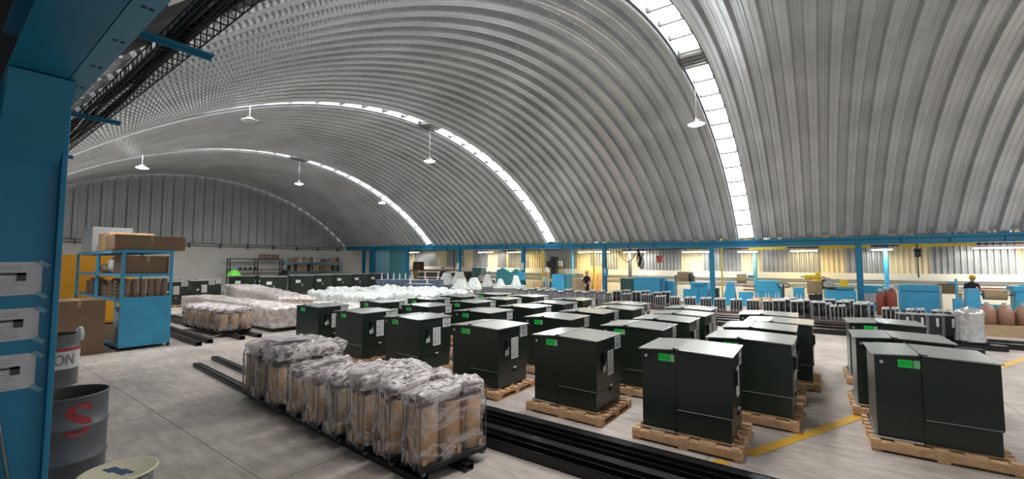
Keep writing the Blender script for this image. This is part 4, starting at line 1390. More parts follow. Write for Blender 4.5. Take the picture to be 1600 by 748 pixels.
gc = MB(); gc.lathe([(.45, 0), (.38, .12), (.22, .32), (.05, .42), (0, .42)], 'lime_cloth', n=9, smooth=False)
tag(gc.build('green_cloth', None, (-32.0, 12.3, 1.385)), 'bright lime green cloth heaped on a dark transformer', 'cloth')

# corner partition / curtain
cp = thing('partition', 'blue framed partition with a pale plastic curtain in the far corner', 'partition', (-34.7, 24.9, 0))
MB().box(.0, .9, 0, .06, 0, 3.6, 'blue_paint').box(3.0, 5.6, 0, .06, 0, 3.6, 'teal_paint').build('panel', cp)
cu = MB(); n = 40
vs = []
for i in range(n + 1):
    x = .9 + 2.1 * i / n
    for z in (.6, 3.6): vs.append((x, .05 + .05 * math.sin(i * 1.1), z))
cu.add(vs, [(2 * i, 2 * i + 2, 2 * i + 3, 2 * i + 1) for i in range(n)], 'tape', True)
tag(cu.build('curtain', cp, fixn=False), 'pale blue plastic strip curtain')
st = thing('shelf_unit', 'low brown and red stacked shelves right of the corner partition', 'shelving', (-29.6, 26.5, 0))
MB().box(-.5, .5, -.3, .3, 0, 1.6, 'ochre_wood').build('body', st)
for z in (1.7, 2.0): MB().box(-.45, .45, -.3, .3, z - .1, z + .1, 'gas_red').build('tray', st)
MB().box(-.5, .5, -.2, .2, 1.6, 2.4, 'dark_pallet').build('back', st)

# ------------------------------------------------------------------ aisle machines
def simple(name, label, cat, mb, loc=(0, 0, 0), rz=0, group=None, part='body', bevel=.01):
    t = thing(name, label, cat, loc, rz, group)
    mb.build(part, t, bevel=bevel)
    return t
# big blue cabinet right of the column
t = thing('machine_cabinet', 'large plain blue cabinet beside the red gas bottles', 'cabinet', (3.55, 25.0, 0))
MB().box(-.62, .62, -.05, .5, .1, 1.24, 'machine_blue').build('body', t, bevel=.01)
MB().box(-.62, .62, -.06, .45, 0, .1, 'deep_blue').build('plinth', t)
MB().box(.62, .69, -.06, .5, 0, 1.22, 'white_paint').build('edge_post', t)
MB().box(-.58, .58, -.065, -.05, .95, 1.0, 'deep_blue').build('rail', t)
t = thing('machine_cabinet', 'pale blue cabinet between the column and the gas bottles', 'cabinet', (2.05, 25.6, 0))
MB().box(-.35, .4, -.2, .4, 0, 1.16, 'machine_blue').build('body', t, bevel=.01); MB().box(-.3, .35, -.22, -.2, .4, .8, 'paper').build('notice_board', t)
def gas(label, x, y, r=.14, h=1.05, mt='gas_red'):
    t = thing('gas_cylinder', label, 'gas bottle', (x, y, 0), 0, 'red gas bottles')
    MB().lathe([(0, 0), (r, 0), (r, h * .85), (r * .7, h * .95), (r * .3, h), (r * .3, h + .05), (0, h + .05)], mt, n=20).build('bottle', t)
    MB().cyl((0, 0, h + .05), (0, 0, h + .16), .04, .03, 'zinc', 10).cyl((-.08, 0, h + .1), (.08, 0, h + .1), .025, None, 'zinc', 8).build('valve', t)
gas('tallest red brown gas bottle beside the blue cabinet', 2.52, 23.6, .16, 1.10)
gas('darker red gas bottle left of the tallest one', 2.16, 23.7, .14, .95)
gas('slim dark red gas bottle behind the others', 2.38, 24.1, .12, 1.0)

def kroll(t, x, y, z, r, l, mt='kraft', name='paper_roll', vert=False):
    mb = MB()
    if vert:
        mb.lathe([(r * .25, 0), (r, 0), (r, l), (r * .25, l), (r * .25, 0)], mt, (x, y, z), 24)
        return mb.build(name, t)
    mb.cyl((x - l / 2, y, z), (x + l / 2, y, z), r, None, mt, 26)
    o = mb.build(name, t)
    MB().cyl((x - l / 2 - .15, y, z), (x + l / 2 + .15, y, z), .03, None, 'grey_steel', 10).build('spindle', t)
    return o

def stand(mb, x0, x1, top0, top1, y0, y1, z0, z1, mt):
    mb.add([(x0, y0, z0), (x1, y0, z0), (x1, y1, z0), (x0, y1, z0), (top0, y0 + .08, z1), (top1, y0 + .08, z1), (top1, y1 - .08, z1), (top0, y1 - .08, z1)],
           [(0, 3, 2, 1), (4, 5, 6, 7), (0, 1, 5, 4), (1, 2, 6, 5), (2, 3, 7, 6), (3, 0, 4, 7)], mt)
    return mb

# winding machine, right: blue tapered stand, roll, head
t = thing('winding_machine', 'blue coil winding machine with a wide kraft roll at the right edge', 'machine', (5.5, 24.6, 0))
stand(MB(), -.75, -.25, -.62, -.3, -.3, .3, 0, 1.15, 'machine_blue').build('tapered_stand', t, bevel=.01)
kroll(t, .15, 0, .93, .20, .62)
MB().box(-.2, 1.1, -.3, .3, 0, .55, 'teal_paint').build('bed', t, bevel=.01)
MB().box(.62, 1.3, -.3, .3, 0.55, 1.25, 'machine_blue').cyl((.9, 0, 1.25), (.9, 0, 1.36), .1, None, 'machine_blue', 14).box(.55, 1.35, -.35, .35, 1.1, 1.3, 'machine_blue').build('headstock', t, bevel=.02)
MB().box(-.3, .3, -.03, .03, 1.16, 1.20, 'hoist_red').build('guard_bar', t)
t = thing('work_bench', 'pale bench with a brown box on top, right of the large blue cabinet', 'bench', (4.55, 26.1, 0))
MB().box(-.4, .5, -.3, .3, .85, .9, 'kraft').build('top', t)
MB().box(-.38, -.33, -.28, .28, 0, .85, 'white_paint').build('leg', t)
MB().box(.4, .45, -.28, .28, 0, .85, 'white_paint').build('leg', t)
carton('carton', 'brown box standing on the pale bench right of the blue cabinet', 'box', 4.3, 4.9, 25.9, 26.3, .901, 1.3, 'brown_box', False)
t = thing('machine_post', 'slim blue post machine left of the winding machine', 'machine', (4.55, 24.3, 0))
MB().box(-.12, .12, -.1, .1, 0, .75, 'machine_blue').build('body', t, bevel=.01)
MB().box(-.03, .03, -.03, .03, .75, 1.55, 'machine_blue').build('post', t)
MB().box(-.25, .02, -.04, .04, 1.35, 1.42, 'machine_blue').build('arm', t)

# stepped blue machine left of middle column
t = thing('machine_cabinet', 'stepped blue machine cabinet left of the middle column', 'cabinet', (-5.25, 25.0, 0))
MB().box(-.45, .43, -.1, .5, 0, 1.15, 'machine_blue').box(-.85, -.45, -.1, .5, 0, .75, 'machine_blue').build('body', t, bevel=.01)
MB().box(-.3, .3, -.14, -.1, .95, 1.02, 'deep_blue').tube([(-.1, -.13, .95), (0, -.13, .6), (-.15, -.13, .4)], .012, 'ink').build('cable', t)
# tapered machine right of the middle column
t = thing('winding_machine', 'blue tapered winding stand right of the middle column with a low blue box', 'machine', (-3.75, 24.9, 0))
stand(MB(), -.38, .34, -.06, .2, -.3, .3, 0, 1.22, 'machine_blue').build('tapered_stand', t, bevel=.01)
MB().box(.45, 1.05, -.2, .3, 0, .70, 'machine_blue').build('low_box', t, bevel=.01)
kroll(t, .55, .3, 1.38, .26, .42)
MB().box(.62, 1.1, .1, .5, .78, .84, 'gas_red').box(.62, 1.1, .1, .5, .95, 1.05, 'copper_coil').build('tool_shelf', t)
MB().cyl((.8, .5, 1.5), (1.1, .5, 1.5), .07, None, 'teal_paint', 14).build('motor', t)
tag(MB().box(-4.75, -4.35, 25.2, 25.6, 0, .85, 'core_dark').build('waste_bin', bevel=.03), 'black bin right beside the middle column', 'bin')
# rounded blue cabinet
t = thing('machine_cabinet', 'blue cabinet with cut corners behind the upright cardboard coils', 'cabinet', (-1.98, 25.2, 0))
MB().prism([(-.55, .0), (.5, 0), (.5, 1.05), (.38, 1.3), (-.5, 1.3), (-.55, 1.2)], 'y', -.2, .5, 'machine_blue').build('body', t, bevel=.02)
MB().box(.5, .62, -.15, .5, 0, 1.0, 'teal_paint').build('side_panel', t)
MB().box(-.45, .3, -.22, -.2, .7, .72, 'deep_blue').build('seam', t)
t = thing('machine_cabinet', 'narrow blue cabinet left of the yellow roll machine', 'cabinet', (-.72, 24.6, 0))
MB().box(-.22, .22, -.2, .3, 0, 1.02, 'machine_blue').build('body', t, bevel=.01); MB().box(-.2, .2, -.21, -.2, .66, .68, 'deep_blue').build('seam', t)
t = thing('hand_wheel', 'dark oval guard ring on a black post left of the narrow blue cabinet', 'machine guard', (-1.35, 24.9, 0))
MB().cyl((0, 0, 0), (0, 0, 1.15), .035, None, 'cable_black', 10).build('post', t)
MB().tube([(.26 * math.cos(a), 0, 1.1 + .13 * math.sin(a)) for a in [i * PI / 10 for i in range(21)]], .02, 'cable_black').build('ring', t)
# yellow roll machine
t = thing('winding_machine', 'winding machine holding a large tan roll in front of the yellow helmet', 'machine', (-.1, 25.0, 0))
MB().box(-.30, .32, -.05, .35, .72, 1.32, 'kraft').build('paper_web', t, bevel=.03)
kroll(t, -.05, .15, 1.52, .11, .66, 'yellow_paint', 'yellow_roll')
MB().box(.36, .62, -.2, .3, 0, 1.5, 'plastic_grey').box(-.25, .3, -.1, .2, 0, .68, 'core_dark').build('body', t, bevel=.01)
MB().cyl((.30, -.1, 1.2), (.42, -.1, 1.2), .24, None, 'core_dark', 20).build('flywheel', t)
# blue machine with diagonal front left of right column
t = thing('winding_machine', 'wide blue machine bed with a sloping end left of the right column', 'machine', (.84, 24.1, 0))
MB().prism([(-.55, .35), (-.3, .35), (-.1, .0), (.55, 0), (.55, .95), (-.55, .98)], 'y', -.25, .3, 'machine_blue').box(-.5, -.3, -.2, .25, 0, .36, 'machine_blue').build('bed', t, bevel=.01)
MB().box(.2, .42, -.3, -.25, 0, .62, 'core_dark').build('foot_panel', t)
MB().box(-.5, -.15, -.1, .2, .98, 1.1, 'core_dark').cyl((-.2, 0, 1.05), (.5, 0, 1.05), .08, None, 'teal_paint', 14).box(-.6, -.2, 0, .1, 1.1, 1.35, 'plastic_grey').build('spindle', t)
MB().box(.0, .28, .1, .3, .98, 1.45, 'yellow_paint').build('guard', t)
# blue machine mid
t = thing('machine_cabinet', 'wide sky blue cabinet with dark trim left of the kraft sheet roll', 'cabinet', (-8.05, 25.0, 0))
MB().box(-.88, .65, -.1, .6, .35, 1.38, 'machine_blue').build('body', t, bevel=.02)
MB().box(.65, .9, -.1, .6, .35, 1.34, 'deep_blue').build('side_panel', t)
MB().box(-.85, .85, 0, .5, 0, .35, 'core_dark').build('plinth', t)
for xx in (-.5, 0, .45): MB().cyl((xx, 0, 1.38), (xx, 0, 1.5), .05, .03, 'zinc', 10).build('knob', t)
t = thing('machine_cabinet', 'dark teal rounded machine right of the dark post near the second column', 'machine', (-9.55, 25.6, 0))
MB().box(-.42, .42, -.2, .4, 0, 1.3, 'dark_cloth_green').build('body', t, bevel=.08)
t = thing('paper_roll_stand', 'stand with a large hanging kraft sheet roll and black disc', 'roll stand', (-6.3, 26.0, 0))
kroll(t, 0, 0, 1.45, .30, .62)
MB().cyl((.36, 0, 1.35), (.46, 0, 1.35), .36, None, 'core_dark', 22).build('disc', t)
MB().box(-.5, -.42, -.1, .1, 0, 1.5, 'grey_steel').box(.5, .58, -.1, .1, 0, 1.5, 'grey_steel').build('leg', t)
t = thing('machine_cabinet', 'small blue box left of the kraft sheet roll stand', 'cabinet', (-7.0, 25.6, 0))
MB().box(-.15, .3, -.2, .2, 0, 1.15, 'machine_blue').build('body', t, bevel=.01)
# left group
t = thing('machine_cabinet', 'tall sky blue cabinet left of the standing worker', 'cabinet', (-13.95, 25.0, 0))
MB().box(-.65, .35, -.1, .6, 0, 1.48, 'machine_blue').box(-.62, .3, -.12, -.1, .05, .08, 'deep_blue').build('body', t, bevel=.01)
MB().box(.35, .9, 0, .6, 0, 1.46, 'teal_paint').build('side_panel', t)
MB().box(.3, .8, .1, .2, 1.5, 1.85, 'white_paint').build('sign', t)
kt = thing('paper_drum', 'upright kraft paper bale between the sky blue cabinet and the worker', 'bale', (-12.5, 24.9, 0))
MB().lathe([(0, 0), (.48, 0), (.48, 1.2), (.3, 1.3), (0, 1.3)], 'kraft', n=8, smooth=False).build('body', kt)
MB().box(-.3, .1, -.2, .2, 1.3, 1.34, 'ink').build('top_plate', kt)
# leaning boards by the worker
for i, (x, mt, lab, w_) in enumerate(((-13.3, 'kraft', 'wide pale board leaning behind the worker', .9), (-12.55, 'ochre_wood', 'ochre board leaning beside the worker', .35), (-12.2, 'orange_wood', 'orange brown sheet leaning at the second column', .35))):
    b = MB(); b.add([(0, 0, 0), (w_, 0, 0), (w_ + .08 * (i == 2), .55, 2.0), (.1, .55, 2.0), (0, .04, 0), (w_, .04, 0), (w_ + .08 * (i == 2), .59, 2.0), (.1, .59, 2.0)],
                   [(0, 1, 2, 3), (4, 5, 6, 7), (0, 1, 5, 4), (1, 2, 6, 5), (2, 3, 7, 6), (3, 0, 4, 7)], mt)
    tag(b.build('leaning_board', None, (x, 26.6, 0)), lab, 'board')
for i in range(4):
    b = MB(); x = 0
    b.add([(0, 0, 0), (.12, 0, 0), (.0, .35, .95), (-.12, .35, .95), (0, .03, 0), (.12, .03, 0), (.0, .38, .95), (-.12, .38, .95)],
          [(0, 1, 2, 3), (4, 5, 6, 7), (0, 1, 5, 4), (1, 2, 6, 5), (2, 3, 7, 6), (3, 0, 4, 7)], 'orange_wood')
    tag(b.build('timber_strip', None, (-15.6 + i * .2, 24.0, 0)), 'orange wooden slat leaning right of the wrapped humps, %s from the left' % ORD[i], 'slat', 'leaning wooden slats')
t = thing('paper_cone_stand', 'mustard post stand with a white cap near the leaning slats', 'stand', (-15.4, 25.6, 0))
MB().cyl((0, 0, 0), (0, 0, 1.6), .2, .16, 'ochre_wood', 14).build('post', t); MB().cyl((0, 0, 1.6), (0, 0, 1.95), .18, .1, 'white_label', 14).build('cap', t)
t = thing('step_ladder', 'pale blue A-shaped ladder left of the sky blue cabinet', 'ladder', (-14.95, 24.6, 0))
for s_ in (-1, 1):
    MB().tube([(s_ * .28, -.2, 0), (0, 0, 1.35)], .035, 'tape', 8).build('leg', t)
    MB().tube([(s_ * .28, .3, 0), (0, .05, 1.35)], .035, 'tape', 8).build('leg', t)
MB().box(-.16, .16, -.1, .0, .5, .55, 'tape').box(-.1, .1, -.05, .05, .85, .9, 'tape').build('step', t)
t = thing('drill_press', 'tall dark grey machine tool behind the ladder and blue cabinet', 'machine', (-15.6, 27.0, 0))
MB().box(-.5, .5, -.4, .4, 0, .9, 'deep_blue').box(-.2, .2, -.2, .3, .9, 2.7, 'core_dark').build('column', t, bevel=.02)
MB().box(-.4, .45, -.4, .2, 1.9, 2.4, 'core_dark').build('head', t, bevel=.04); MB().box(.5, .8, -.3, -.2, 2.0, 2.4, 'paper').build('panel', t)
MB().box(-.7, .6, -.4, .3, .9, 1.1, 'porcelain').build('table', t)
t = thing('covered_machine', 'machine under a turquoise cover behind the wrapped humps', 'covered machine', (-19.0, 26.2, 0))
sk = MB(); sk.prism([(-1.3, 0), (1.3, 0), (1.1, 1.6), (.7, 1.85), (.3, 1.55), (-.5, 1.9), (-1.1, 1.7)], 'y', -.3, .4, 'turquoise_tarp'); sk.build('cover', t, bevel=.05)
t = thing('lathe_machine', 'dark green machine with black levers between the two pairs of wrapped humps', 'machine', (-22.0, 26.5, 0))
MB().box(-1.0, .9, -.4, .5, 0, .9, 'core_dark').build('bed', t, bevel=.03); MB().box(-.9, .1, -.3, .4, .9, 1.9, 'dark_cloth_green').build('head', t, bevel=.05)
MB().tube([(.3, 0, .9), (.5, -.1, 1.5), (.8, 0, 1.6)], .05, 'grey_steel').build('lever', t)
kt = thing('sheet_stack', 'stack of pale and dark long sheets behind the blue tanks', 'sheet stack', (-27.0, 26.3, 0))
for k in range(6):
    MB().box(-1.9, 1.9 + .2 * (k % 2), -.5, .5, .25 + k * .24, .37 + k * .24, 'white_paint' if k % 2 else 'dark_pallet').build('sheet_layer', kt)
MB().box(-1.8, 1.8, -.4, .4, 0, 1.7, 'dark_pallet').build('support', kt)
t = thing('work_bench', 'dark bench with clutter left of the pale notice column', 'bench', (-23.9, 27.2, 0))
MB().box(-1.1, .9, -.3, .4, 1.45, 1.55, 'dark_pallet').box(-1.0, .8, -.2, .3, 0, 1.45, 'core_dark').build('body', t)

# vertical service posts behind: coloured pipes down the wall
for (x, y, c_, lab, r) in ((-4.18, 25.45, 'yellow_paint', 'thin yellow post right of the middle column', .04), (-11.9, 25.8, 'yellow_paint', 'yellow hanging rail behind the worker', .05), (-16.35, 26.6, 'yellow_paint', 'yellow service pipe near the drill press', .05),
                        (-25.8, 27.2, 'dark_pallet', 'dark brown upright post behind the sheet stack', .06), (-20.0, 27.2, 'ochre_wood', 'ochre upright post behind the turquoise cover', .07),
                        (-14.2, 27.2, 'machine_blue', 'blue pipe post behind the sky blue cabinet', .07), (-10.0, 27.3, 'grey_steel', 'grey steel post behind the hanging cables', .12), (-2.8, 27.4, 'teal_paint', 'teal wall post behind the cut corner cabinet', .1), (2.75, 27.2, 'machine_blue', 'light blue pipe post behind the red gas bottles', .09)):
    tag(MB().cyl((x, y, 0), (x, y, 4.1), r, None, c_, 12).build('service_post'), lab, 'post')

# crane rails, yellow beam sections and tube lights under the aisle roof
rb = MB()
for (xa, xb) in ((-33, -20.2), (-19.6, -11), (-10, -5), (-4.2, 8.5)):
    rb.box(xa, xb, 26.0, 26.08, zs((xa + xb) / 2) - .37, zs((xa + xb) / 2) - .31, 'cable_black')
tag(rb.build('conductor_rail'), 'thin black conductor rail hung behind the blue beam', 'rail')
for i, (xa, xb, n) in enumerate(((-2.9, -1.2, 'left of the yellow helmet worker'), (0.15, 2.1, 'behind the right column'), (3.1, 5.5, 'above the big blue cabinet'), (-18.2, -17.4, 'beside the notice column'))):
    tag(MB().box(xa, xb, 25.8, 25.92, zs(xa) - .42, zs(xa) - .30, 'yellow_paint').build('crane_beam'), 'yellow crane rail segment under the eaves beam, %s' % n, 'crane rail', 'yellow crane rail segments')
tubes = [(-31.5, -30.0, 0), (-22.8, -21.2, 0), (-19.8, -18.3, 1), (-13.6, -11.2, 1), (-10.3, -8.8, 0), (-6.6, -5.0, 0), (-3.6, -2.6, 0), (-1.1, .1, 1), (2.2, 3.0, 0), (5.6, 8.2, 0)]
for i, (xa, xb, warm) in enumerate(tubes):
    t = thing('tube_light', 'tube light', 'light', (xa, 26.9, 0), 0, 'tube lights over the side aisle')
    t['label'] = ['pale tube light near the far corner partition', 'tube light behind the pale notice column', 'warm tube light over the turquoise cover', 'long warm tube light over the standing worker',
                  'tube light left of the hanging cable bundle', 'tube light left of the middle column', 'tube light right of the middle column', 'warm tube light over the yellow roll machine', 'short tube light right of the right column', 'bright tube light at the right edge under the beam'][i]
    z = zs(xa) - .50
    MB().box(0, xb - xa, -.08, .08, z + .03, z + .09, 'white_paint').build('housing', t)
    for q in (.2, xb - xa - .2): MB().cyl((q, 0, z + .08), (q, 0, 4.155), .012, None, 'grey_steel', 6).build('hanger', t)
    MB().cyl((0.02, 0, z), (xb - xa - .02, 0, z), .025, None, 'tube_glow_warm' if warm else 'tube_glow', 10).build('tube', t)
    area('tube_wash', ((xa + xb) / 2, 26.9, z - .05), xb - xa, .2, 62 * (xb - xa), (1, .80, .45) if warm else (1, .97, .9))

# hanging things
def hoist(label, x, y, z, ztop, mt):
    t = thing('chain_hoist', label, 'hoist', (x, y, z))
    MB().tube([(0, 0, .2), (0, 0, ztop - z)], .02, 'cable_black', 6).build('chain', t)
    k_ = .6 if mt == 'core_dark' else .85
    MB().box(-.18 * k_, .18 * k_, -.12, .12, -.1, .15, mt).cyl((-.20 * k_, 0, .2), (.20 * k_, 0, .2), .12 * k_, None, mt, 16).build('body', t, bevel=.03)
    MB().tube([(0, 0, -.1), (0, 0, -1.0 if mt == 'core_dark' else -.5)], .03, 'grey_steel', 6).build('hook', t)
hoist('red chain hoist hanging left of the middle column', -7.55, 25.6, 2.35, 4.155, 'hoist_red')
hoist('dark hoist with a long rod hanging above the big blue cabinet', 3.65, 25.6, 2.55, 4.155, 'core_dark')
cb = MB()
for k in range(8):
    cb.tube([(-9.15 + .04 * k + .05 * math.sin(q * 1.3 + k), 26.3 + .03 * k, 3.0 - q * .15 + .1 * math.sin(k)) for q in range(8)], .03, 'cable_black', 6)
cb.tube([(-10.4 + q * .14, 26.3, 3.0 - .7 * math.sin(q / 9 * PI)) for q in range(10)], .025, 'cable_black', 6)
cb.tube([(-9.1, 26.4, 2.95), (-9.1, 26.4, 4.155)], .02, 'cable_black', 6)
tag(cb.build('cable_bundle'), 'black cable bundle hanging from the rail right of the second column', 'cable')

# ------------------------------------------------------------------ core assemblies on rails
def make_core(label, h, w_, plates, body='core_dark', rods=4):
    t = thing('transformer_core', label, 'transformer core')
    for i in range(3):
        MB().lathe([(0, .12), (w_ * .30, .12), (w_ * .30, h - .10), (0, h - .10)], body, ((i - 1) * w_ * .62, 0, 0), 12).build('coil', t)
    MB().box(-w_, w_, -.10, .10, .03, .12, 'grey_steel').build('lower_yoke', t)
    for k, (xa, xb, yy, tz_) in enumerate(plates):
        MB().add([(xa, yy - .10, h + tz_), (xb, yy - .10, h + tz_ + .02), (xb, yy + .12, h + tz_ + .05), (xa, yy + .12, h + tz_ + .03), (xa, yy - .10, h + tz_ - .03), (xb, yy - .10, h + tz_ - .01), (xb, yy + .12, h + tz_ + .02), (xa, yy + .12, h + tz_)],
                 [(0, 1, 2, 3), (4, 5, 6, 7), (0, 1, 5, 4), (1, 2, 6, 5), (2, 3, 7, 6), (3, 0, 4, 7)], 'white_paint').build('top_plate', t)
    MB().box(-w_ * .9, w_ * .9, -.08, .08, h - .10, h - .03, 'core_dark').build('upper_yoke', t)
    for q in range(rods):
        xx = -w_ + .02 + (2 * w_ - .04) * q / (rods - 1)
        MB().cyl((xx, -.11, 0), (xx, -.11, h - .02 + .10 * (q % 2)), .013, None, 'zinc', 6).build('rod', t)
    MB().cyl((0, .1, 0), (0, .1, h), .013, None, 'zinc', 6).build('rod', t)
    return t
GR = 'small cores on the rear rails'
cA = make_core('small bare core with two white top plates, first right of the middle column', .50, .24, ((-.22, -.03, 0, 0), (.03, .22, 0, .02)), rods=5)
cB = make_core('dark core with a single pale plate in the crowd before the yellow roll machine', .62, .22, ((-.2, .2, 0, 0),), rods=3)
cC = make_core('slim grey core with thin white legs below the standing worker', .66, .17, ((-.15, .10, 0, 0),), 'ink_grey', rods=4)
cA['group'] = 'cores right of the middle column'; cB['group'] = 'cores before the yellow roll machine'; cC['group'] = 'cores below the standing worker'
cA.location = (-3.45, 20.35, .12); cB.location = (-1.2, 19.25, .12); cC.location = (-13.4, 19.3, .12)
cB['label'] = 'dark core with a pale top plate in the crowd before the yellow roll machine'
cA['label'] = 'small bare core with two white top plates right of the middle column, closest to it'
cC['label'] = 'slim grey core with thin white legs below the worker, front line, first from left'
bpy.context.view_layer.update()
rnd = random.Random(2)
for k in range(1, 4):
    dup(cA, (-3.45 + .62 * k, 20.35, .12), R(rnd.uniform(-12, 12)), 'small bare core with two white top plates right of the middle column, %s from it' % ORD[k], 'cores right of the middle column')
for r_ in range(3):
    for k in range(5):
        if (r_, k) == (0, 0): continue
        src = cB if (r_ + k) % 3 else cA
        dup(src, (-1.2 + .60 * k + .16 * r_ + rnd.uniform(-.05, .05), 19.25 + .75 * r_, .12), R(rnd.uniform(-15, 15)), 'dark core before the yellow roll machine, %s row of the crowd, %s from left' % (('front', 'middle', 'rear')[r_], ORD[k]), 'cores before the yellow roll machine')
cB['label'] = 'dark core before the yellow roll machine, front row of the crowd, first from left'
for k in range(3):
    dup(cA, (2.0 + .62 * k, 19.25, .12), R(rnd.uniform(-8, 8)), 'small core right of the right column before the gas bottles, %s from left' % ORD[k], 'cores before the gas bottles')
for k in range(4):
    dup(cA, (-6.0 + .66 * k, 20.35, .12), R(rnd.uniform(-8, 8)), 'small core with white plates just left of the middle column, %s from left' % ORD[k], 'cores left of the middle column')
for r_ in range(2):
    for k in range(6):
        dup(cB if k % 2 else cA, (-9.0 + .52 * k + .2 * r_, 21.2 + .8 * r_, .12), R(rnd.uniform(-10, 10)), 'tiny bare core before the wide sky blue cabinet, %s row, %s from left' % (('front', 'rear')[r_], ORD[k]), 'cores before the sky blue cabinet')
for r_ in range(2):
    for k in range(12):
        if (r_, k) == (0, 0): continue
        dup(cC, (-13.4 + .43 * k + rnd.uniform(-.04, .04), 19.27 + .6 * r_ + .04 * k, .12), R(rnd.uniform(-8, 8)), 'slim grey core with thin white legs below the worker, %s line, %s from left' % (('front', 'rear')[r_], ORD[k]), 'cores below the standing worker', (1, 1, rnd.uniform(.85, 1.08)))
# rails under cores
for i, (p, q, n, mt) in enumerate((((-14.2, 19.27), (-8.0, 19.75), 'long line, near one', 'grey_steel'), ((-14.2, 19.87), (-8.0, 20.35), 'long line, rear one', 'grey_steel'), ((-9.3, 21.2), (-5.6, 21.2), 'before the sky blue cabinet', 'grey_steel'), ((-9.3, 22.0), (-5.6, 22.0), 'behind it near the sky blue cabinet', 'grey_steel'),
                                 ((-6.6, 20.35), (-1.6, 20.35), 'right of the middle column, carrying cores', 'maroon_steel'), ((-3.9, 19.25), (3.7, 19.25), 'maroon, second behind the transformers', 'maroon_steel'))):
    channel('steel_channel', p, q, .3, .12, 'steel channel rail under the small cores, %s' % n, 'rails under the cores', mt, flip=True)
for yy, n in ((20.0, 'nearer'), (20.75, 'rear')):
    tag(bx(-1.5, 2.0, yy - .16, yy + .16, 0, .12, 'maroon_steel').build('steel_beam'), 'short maroon beam under the crowd of cores, %s one' % n, 'beam', None)
for i, (x0, x1, y, mt, z) in enumerate(((-4.4, 1.2, 18.2, 'maroon_steel', 0), (-4.4, 1.2, 17.6, 'black_steel', 0), (-4.3, 1.0, 17.0, 'black_steel', 0), (-4.3, .9, 16.3, 'black_steel', 0))):
    channel('steel_channel', (x0, y), (x1, y), .4, .2 - .02 * i, 'long steel channel lying behind the rearmost transformers, %s from the rear' % ('first', 'second', 'third', 'fourth')[i], 'channels behind the transformers', mt, flip=True)
for i, (x0, x1, y) in enumerate(((1.2, 6.5, 16.6), (1.3, 6.5, 16.0), (1.5, 3.7, 15.5), (1.4, 3.1, 14.55), (1.4, 2.5, 14.1))):
    channel('steel_channel', (x0, y), (x1, y), .3, .13, 'black channel on the floor behind the right hand transformers, %s' % ('rearmost', 'second from the rear', 'third, below the foil bundle', 'fourth', 'nearest')[i], 'black channels at right', 'black_steel', flip=True)
# black cores with white tags at right
bc = thing('tagged_core', 'black transformer core with a white tag at right, first of four', 'transformer core', (1.93, 15.95, .13), R(8), 'black tagged cores at right')
bc.scale = (.62, .9, 1)
MB().box(-.2, .2, -.13, .13, .06, .62, 'core_dark').build('coil', bc, bevel=.04)
MB().box(-.24, .24, -.15, .15, .0, .06, 'black_steel').build('lower_yoke', bc)
MB().box(-.24, .24, -.15, .15, .62, .66, 'zinc').box(-.05, .05, -.05, .05, .66, .72, 'core_dark').build('top_plate', bc)
MB().box(.02, .1, -.135, -.131, .32, .55, 'white_label').build('tag', bc)
rr = MB()
for xx in (-.22, .22): rr.cyl((xx, -.13, 0), (xx, -.13, .66), .012, None, 'zinc', 6)
rr.build('rod', bc)
bpy.context.view_layer.update()
for k, n in enumerate(('second', 'third', 'fourth')):
    dup(bc, (1.93 + .30 * (k + 1), 15.98 + .03 * k, .13), R(8), 'black transformer core with a white tag at right, %s of four' % n, 'black tagged cores at right')
fw = thing('foil_wrapped_coil', 'silvery film wrapped coil standing on the rails at right', 'wrapped coil', (3.12, 15.62, 0.13), R(8))
MB().box(-.26, .26, -.24, .24, 0, .07, 'black_steel').build('base', fw, bevel=.005)
mb = MB(); n, m_ = 56, 22; vs = []
for i in range(m_ + 1):
    f = i / m_
    prof = (.27 - .03 * math.sin(f * PI)) if f < .78 else .27 * max(.0, 1 - ((f - .78) / .22) ** 2 * .55) * (1 - .9 * max(0, f - .93) / .07)
    for k in range(n):
        a = 2 * PI * k / n
        rr = prof * (1 + .07 * noise.noise(Vector((math.cos(a) * 3.5, math.sin(a) * 3.5, f * 1.3))) + .05 * abs(noise.noise(Vector((math.cos(a) * 9, math.sin(a) * 9, f * 2.5)))))
        e = .75
        vs.append((math.copysign(abs(math.cos(a)) ** e, math.cos(a)) * rr, math.copysign(abs(math.sin(a)) ** e, math.sin(a)) * rr, .05 + .85 * f + .05 * noise.noise(Vector((a, f * 3, 2))) * (f > .8)))
mb.add(vs, [(i * n + k, i * n + (k + 1) % n, (i + 1) * n + (k + 1) % n, (i + 1) * n + k) for i in range(m_) for k in range(n)], 'foil', True)
mb.build('film', fw, fixn=False)
# copper wound spools and cardboard coils at right
for i, (x, y, n) in enumerate(((4.15, 18.85, 'left'), (4.52, 18.9, 'middle'), (4.92, 19.0, 'right'))):
    t = thing('wound_spool', 'pinkish wound conical spool behind the foil bundle, %s of three' % n, 'spool', (x, y, .32), 0, 'wound spools behind the foil bundle')
    MB().lathe([(0, 0), (.19, 0), (.19, .35), (.12, .55), (0, .56)], 'copper_coil', n=18).build('winding', t)
    MB().cyl((0, 0, .55), (0, 0, .66), .05, None, 'zinc', 10).build('core_tube', t)
tag(bx(3.9, 7.5, 18.5, 19.4, 0, .32, 'kraft').build('low_platform'), 'low pale brown platform under the wound spools', 'platform')
t = thing('wound_spool', 'tan flared coil standing on the platform at the right edge', 'spool', (6.6, 18.8, .32), 0)
MB().lathe([(0, 0), (.2, 0), (.3, .4), (.32, .42), (0, .42)], 'kraft', n=20).build('winding', t)
